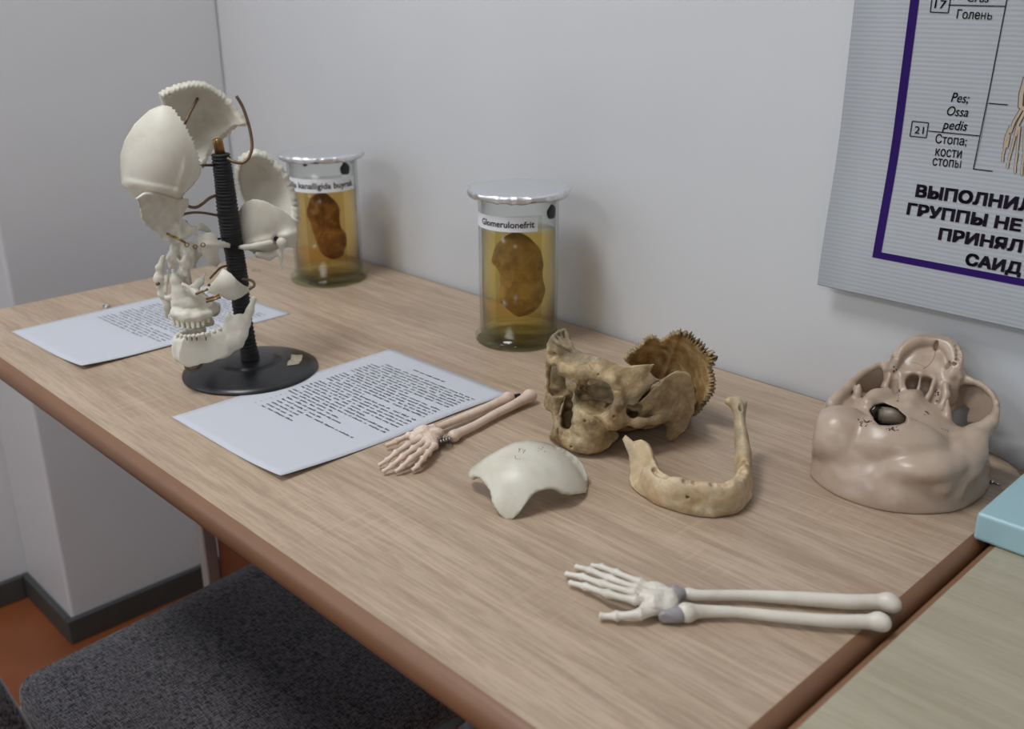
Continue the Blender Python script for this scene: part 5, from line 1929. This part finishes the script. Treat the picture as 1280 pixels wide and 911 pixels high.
# cheek arches
f.chain([BF.P(1040, 506, -6), BF.P(1050, 493, 6), BF.P(1063, 480, 22), BF.P(1080, 465.5, 40), BF.P(1098, 455, 54), BF.P(1113, 451, 64)], [6.5, 4.4, 3.4, 3.2, 3.4, 5], k=4)
f.chain([BF.P(1196, 474, 58), BF.P(1212, 474.5, 52), BF.P(1226, 479, 44), BF.P(1238, 488, 34), BF.P(1246, 502, 20), BF.P(1247.5, 516, 8), BF.P(1240, 528, -4), BF.P(1228, 538, -12)], [5.5, 4.0, 3.6, 3.6, 3.8, 4.6, 6.5, 8], k=4)
carve(f, BF, [(1011.7, 600), (1013, 585.7), (1015.6, 556), (1020, 529), (1027.4, 508.6), (1036.3, 496.7), (1046.7, 487.8), (1069, 465.6), (1092.7, 453.7), (1110.4, 449.3), (1112, 443.4), (1122.3, 433), (1130, 427), (1140, 421.5), (1149, 418.8), (1158, 417.6), (1167, 417.8), (1175.7, 419.3),
             (1185, 422), (1193.5, 427), (1200, 433), (1203.8, 441), (1205, 450), (1203.8, 460), (1209.8, 468.6), (1229, 477.5), (1243.9, 490.8), (1250.4, 511.6), (1248.3, 532.3), (1240, 541), (1235, 550), (1236, 568), (1236, 603.5), (1228, 620), (1199.4, 640), (1170, 660), (1080, 660), (1030, 625)], -140, 130, '&', 2.0)
f.rough(0.5, 0.085, 3, 3)
f.half((0, 0, 0.0), (0, 0, -1))
cb = field_obj('skull_base', f, MAT['pink_cast'], cast)
# thin inner walls between cheek arch and base, with the gaps one sees through
plate('fossa_wall', BF, jag([(1054, 494), (1062, 481), (1078, 468), (1096, 457.5), (1113, 453), (1114, 470), (1106, 491), (1094, 497.5), (1085, 496), (1080, 490), (1079, 484.5), (1070, 485), (1061, 488.5)], 0.2, 4, 1),
      lambda x, y: 10 + 0.85 * (x - 1054) + 16 * (1 - ((x - 1085) / 34) ** 2) - 0.1 * (y - 480), 3.0, MAT['pink_cast'], cast, 3.5)
plate('fossa_wall', BF, jag([(1182, 488), (1196, 476), (1212, 476), (1226, 480), (1238, 489), (1245.5, 503), (1246, 516), (1240, 527), (1224, 530), (1208, 528), (1209, 518), (1212, 510.5), (1206, 506.5), (1198, 509.5), (1190, 517), (1184, 520), (1183, 505)], 0.2, 4, 1),
      lambda x, y: 52 - 0.75 * (x - 1190) + 20 * (1 - ((x - 1215) / 34) ** 2) - 0.25 * (y - 500), 3.0, MAT['pink_cast'], cast, 3.5)
# mounting bolt showing in the foramen
pa, pb = BF.P(1098.5, 518.5, 2), BF.P(1142, 523, 14)
ax_ = unit(pb - pa)
tube('mounting_bolt', [pa / 1000, (pa + ax_ * 2.0) / 1000, (pa + ax_ * 2.1) / 1000, pb / 1000], [0.0056, 0.0060, 0.0082, 0.0082], plain('dull_grey_bolt', srgb(122, 112, 100), 0.45, 0.3), cast, 20)
# paint specks on the cast, and dark discs for the shade in tiny holes
r_ = random.Random(5)
MAT['blue_speck'] = plain('blue_paint_speck', srgb(84, 92, 132), 0.5)
pf_ = project_fn(BF)
bpy.context.view_layer.update()


def on_cast(x, y):
    """first point of the cast met by a sight line, local metres"""
    d = ray(x, y)
    dl = Vector((d @ BF.r, d @ BF.d, d[2])).normalized()
    hit, loc, nor, _ = cb.ray_cast(Vector(BF.c / 1000), dl)
    return (np.array(loc), np.array(nor)) if hit else (None, None)


def speck(x, y, r_mm, mat):
    p_, n_ = on_cast(x, y)
    if p_ is None:
        return
    bm = bmesh.new()
    bmesh.ops.create_circle(bm, cap_ends=True, segments=8, radius=r_mm / 1000)
    o = bm_obj('speck', bm, mat, cb)
    q = Vector(n_).to_track_quat('Z', 'X')
    o.matrix_local = Matrix.Translation(Vector(p_ + n_ * 0.0003)) @ q.to_matrix().to_4x4()


def seam(pts, r_mm):
    q = [on_cast(x, y)[0] for x, y in spline([np.array(p_) for p_ in pts], 5)]
    q = [p_ for p_ in q if p_ is not None]
    if len(q) > 1:
        tube('suture_line', q, r_mm / 1000, MAT['seam'], cb, 6)


MAT['seam'] = plain('brown_suture_line', srgb(146, 118, 96), 0.6)
seam([(1169.5, 437), (1168, 445), (1164.5, 452), (1160, 457), (1154, 461)], 0.28)
seam([(1136, 452), (1146, 454), (1157, 459)], 0.18)
for cx, cy, sx, sy, n_ in ((1079, 527.5, 10, 4.5, 24), (1114, 536, 6, 4, 14)):
    for _ in range(n_):
        speck(r_.gauss(cx, sx / 2), r_.gauss(cy, sy / 2), r_.uniform(0.45, 0.8), MAT['hole_shade_mark'])
for cx, cy, sx, sy, n_ in ((1118, 462, 5, 3, 4), (1124, 494, 2, 7, 7), (1171, 495, 3, 8, 7), (1160, 517, 6, 5, 8), (1182, 538, 4, 3, 4)):
    for _ in range(n_):
        speck(r_.gauss(cx, sx / 2), r_.gauss(cy, sy / 2), r_.uniform(0.5, 1.0), MAT['blue_speck'] if r_.random() < 0.6 else MAT['hole_shade_mark'])


# ------------------------------------------------------------------ forearm and hand models
def shaft(name, fr, pts, rads, mat, parent, knobs=()):
    P_ = [fr.G(q[0], q[1], q[2]) for q in pts]
    lo = np.min(P_, axis=0) - 14
    hi = np.max(P_, axis=0) + 14
    lo[2] = min(lo[2], -3)
    f = Field(lo, hi, 0.9)
    f.chain(P_, rads, k=0.5, sub=6)
    for x, y, z, r in knobs:
        f.ell(fr.G(x, y, z), r if hasattr(r, '__len__') else (r, r, r), k=4)
    f.half((0, 0, 0.15), (0, 0, -1), k=0.4)
    return field_obj(name, f, mat, parent)


def finger(fr, pts, r0, mat, parent, name='finger', beads=3):
    """metacarpal and phalanges: a string of bones with knuckles"""
    P_ = spline([fr.G(*q) for q in pts], 12)
    n = len(P_)
    rr = []
    for i in range(n):
        t = i / (n - 1)
        ph = (t * (beads + 1)) % 1.0
        kn = abs(2 * ph - 1) ** 3
        rr.append(r0 * (0.70 + 0.42 * kn) * (1.0 - 0.38 * t))
    rr[-1] *= 0.35
    P_[-1] = P_[-1]
    return tube(name, [np.array([q[0], q[1], max(q[2], r + 0.1)]) / 1000 for q, r in zip(P_, rr)], [r / 1000 for r in rr], mat, parent, 12)


def palm(fr, polys, mat, parent, k=3.5):
    allp = [fr.G(*q[:3]) for pl_ in polys for q in pl_]
    lo, hi = np.min(allp, axis=0) - 12, np.max(allp, axis=0) + 12
    lo[2] = -3
    f = Field(lo, hi, 0.8)
    for pl_ in polys:
        f.chain([fr.G(*q[:3]) for q in pl_], [q[3] for q in pl_], k=k)
    f.rough(0.3, 0.5, 3)
    f.half((0, 0, 0.15), (0, 0, -1), k=0.4)
    return field_obj('palm', f, mat, parent)


VF = Frame(-0.10, 0.21)
arm = tag(empty('forearm_bone_model'), 'off-white forearm and hand bones with grey wrist link near the desk end', 'bone model', 'forearm bone models')
arm.matrix_world = VF.matrix
wb = MAT['white_bone']
shaft('radius', VF, [(857, 764, 7), (872, 764, 6.5), (920, 765, 6.5), (980, 771, 7), (1040, 776, 7.5), (1083, 777, 8), (1103, 779, 8.5)], [6.6, 5.0, 3.8, 4.2, 4.6, 5.2, 6.2], wb, arm, [(860, 768, 6, 5.6), (1098, 775, 9, 5.8)])
shaft('ulna', VF, [(860, 742, 6), (875, 744, 6), (930, 744, 6), (1000, 748, 6.5), (1060, 752, 7), (1098, 752, 8), (1116, 756, 8)], [4.6, 4.0, 4.0, 5.2, 5.6, 5.4, 6.2], wb, arm, [(1110, 751, 9, 6.2)])
f = Field(VF.G(840, 754, 0) - 30, VF.G(840, 754, 0) + 30, 0.9)
f.chain([VF.G(831, 770, 6), VF.G(849, 769, 6)], [4.8, 5.6], k=2)
f.chain([VF.G(842, 739, 8), VF.G(850, 742, 7)], [5.4, 5.0], k=2)
f.chain([VF.G(845, 743, 7), VF.G(843, 757, 6), VF.G(846, 767, 6)], [5, 3.4, 5], k=2)
f.half((0, 0, 0.15), (0, 0, -1), k=0.4)
lk = field_obj('wrist_link', f, MAT['wrist_plastic'], arm)
palm(VF, [[(836, 745, 8, 6), (818, 738, 9, 6), (800, 734, 10, 4.5)], [(836, 752, 8, 7), (815, 749, 10, 6.5), (798, 744, 11, 4.5)], [(834, 760, 7, 6.5), (816, 757, 9, 6), (806, 760, 8, 4.5)]], wb, arm)
for pts in ([(830, 741, 9), (800, 728, 12), (770, 716, 12), (752, 709, 8), (739, 707, 5)],
            [(826, 744, 10), (796, 735, 13), (762, 723, 13), (738, 713, 8), (719, 708, 4)],
            [(826, 748, 10), (792, 741, 13), (754, 730, 12), (728, 721, 7), (706, 717, 4)],
            [(822, 752, 9), (794, 750, 12), (760, 742, 11), (732, 733, 7), (711, 728, 4)]):
    finger(VF, pts, 4.3, wb, arm)
finger(VF, [(826, 761, 7), (808, 766, 8), (784, 769, 7), (765, 770, 5), (749, 770, 4)], 5.2, wb, arm, 'thumb', 2)

UF = Frame(-0.46, 0.26)
arm2 = tag(empty('forearm_bone_model'), 'pale pink forearm and hand bones lying across the printed sheet', 'bone model', 'forearm bone models')
arm2.matrix_world = UF.matrix
pb_ = MAT['pink_bone']
shaft('radius', UF, [(567, 545, 7), (574, 541, 6.5), (595, 531, 6.5), (620, 517, 7), (642, 506, 7.5), (655, 499, 8.5), (664, 495, 9)], [6.4, 4.8, 4.3, 4.5, 4.9, 5.8, 6.6], pb_, arm2, [(661, 493.5, 11, 6)])
shaft('ulna', UF, [(541, 537, 8), (553, 532, 7.5), (580, 521, 7.5), (605, 511, 8), (622, 503, 8.5), (637, 497, 9)], [4.6, 3.8, 4.3, 4.6, 4.8, 5.8], pb_, arm2, [(634, 496, 11, 5.2)])
o = tube('elbow_pin', [UF.G(638, 496, 9) / 1000, UF.G(650, 494, 9) / 1000], 0.0024, MAT['resin_black'], arm2, 12)
palm(UF, [[(540, 537, 10, 6), (530, 541, 11, 7), (518, 548, 11, 5)], [(548, 541, 10, 5.5), (538, 549, 11, 7), (528, 556, 10, 4.5)], [(546, 546, 9, 5), (540, 556, 9, 5), (536, 562, 8, 4)], [(528, 540, 11, 6), (514, 545, 11, 4)]], pb_, arm2)
for pts in ([(526, 547, 12), (510, 556, 14), (495, 566, 13), (484, 575, 8), (473, 582, 4)],
            [(532, 550, 12), (517, 561, 14), (503, 571, 13), (490, 582, 8), (478, 590, 4)],
            [(538, 554, 11), (526, 564, 13), (514, 573, 12), (503, 583, 8), (494, 590, 4)],
            [(543, 557, 10), (535, 566, 11), (529, 573, 10), (522, 582, 7), (515, 588, 4)]):
    finger(UF, pts, 4.2, pb_, arm2)
finger(UF, [(528, 540, 11), (515, 543, 12), (503, 548, 11), (492, 553, 8), (482, 557, 5)], 4.6, pb_, arm2, 'thumb', 2)
pts = [UF.G(550 + 14 * t / 25, 551 - 4 * t / 25, 6.5 + 5.2 * math.sin(t)) + (0, 4.6 * math.cos(t), 0) for t in np.linspace(0, 25, 120)]
tube('wrist_spring', [q / 1000 for q in pts], 0.0010, MAT['steel'], arm2, 8)
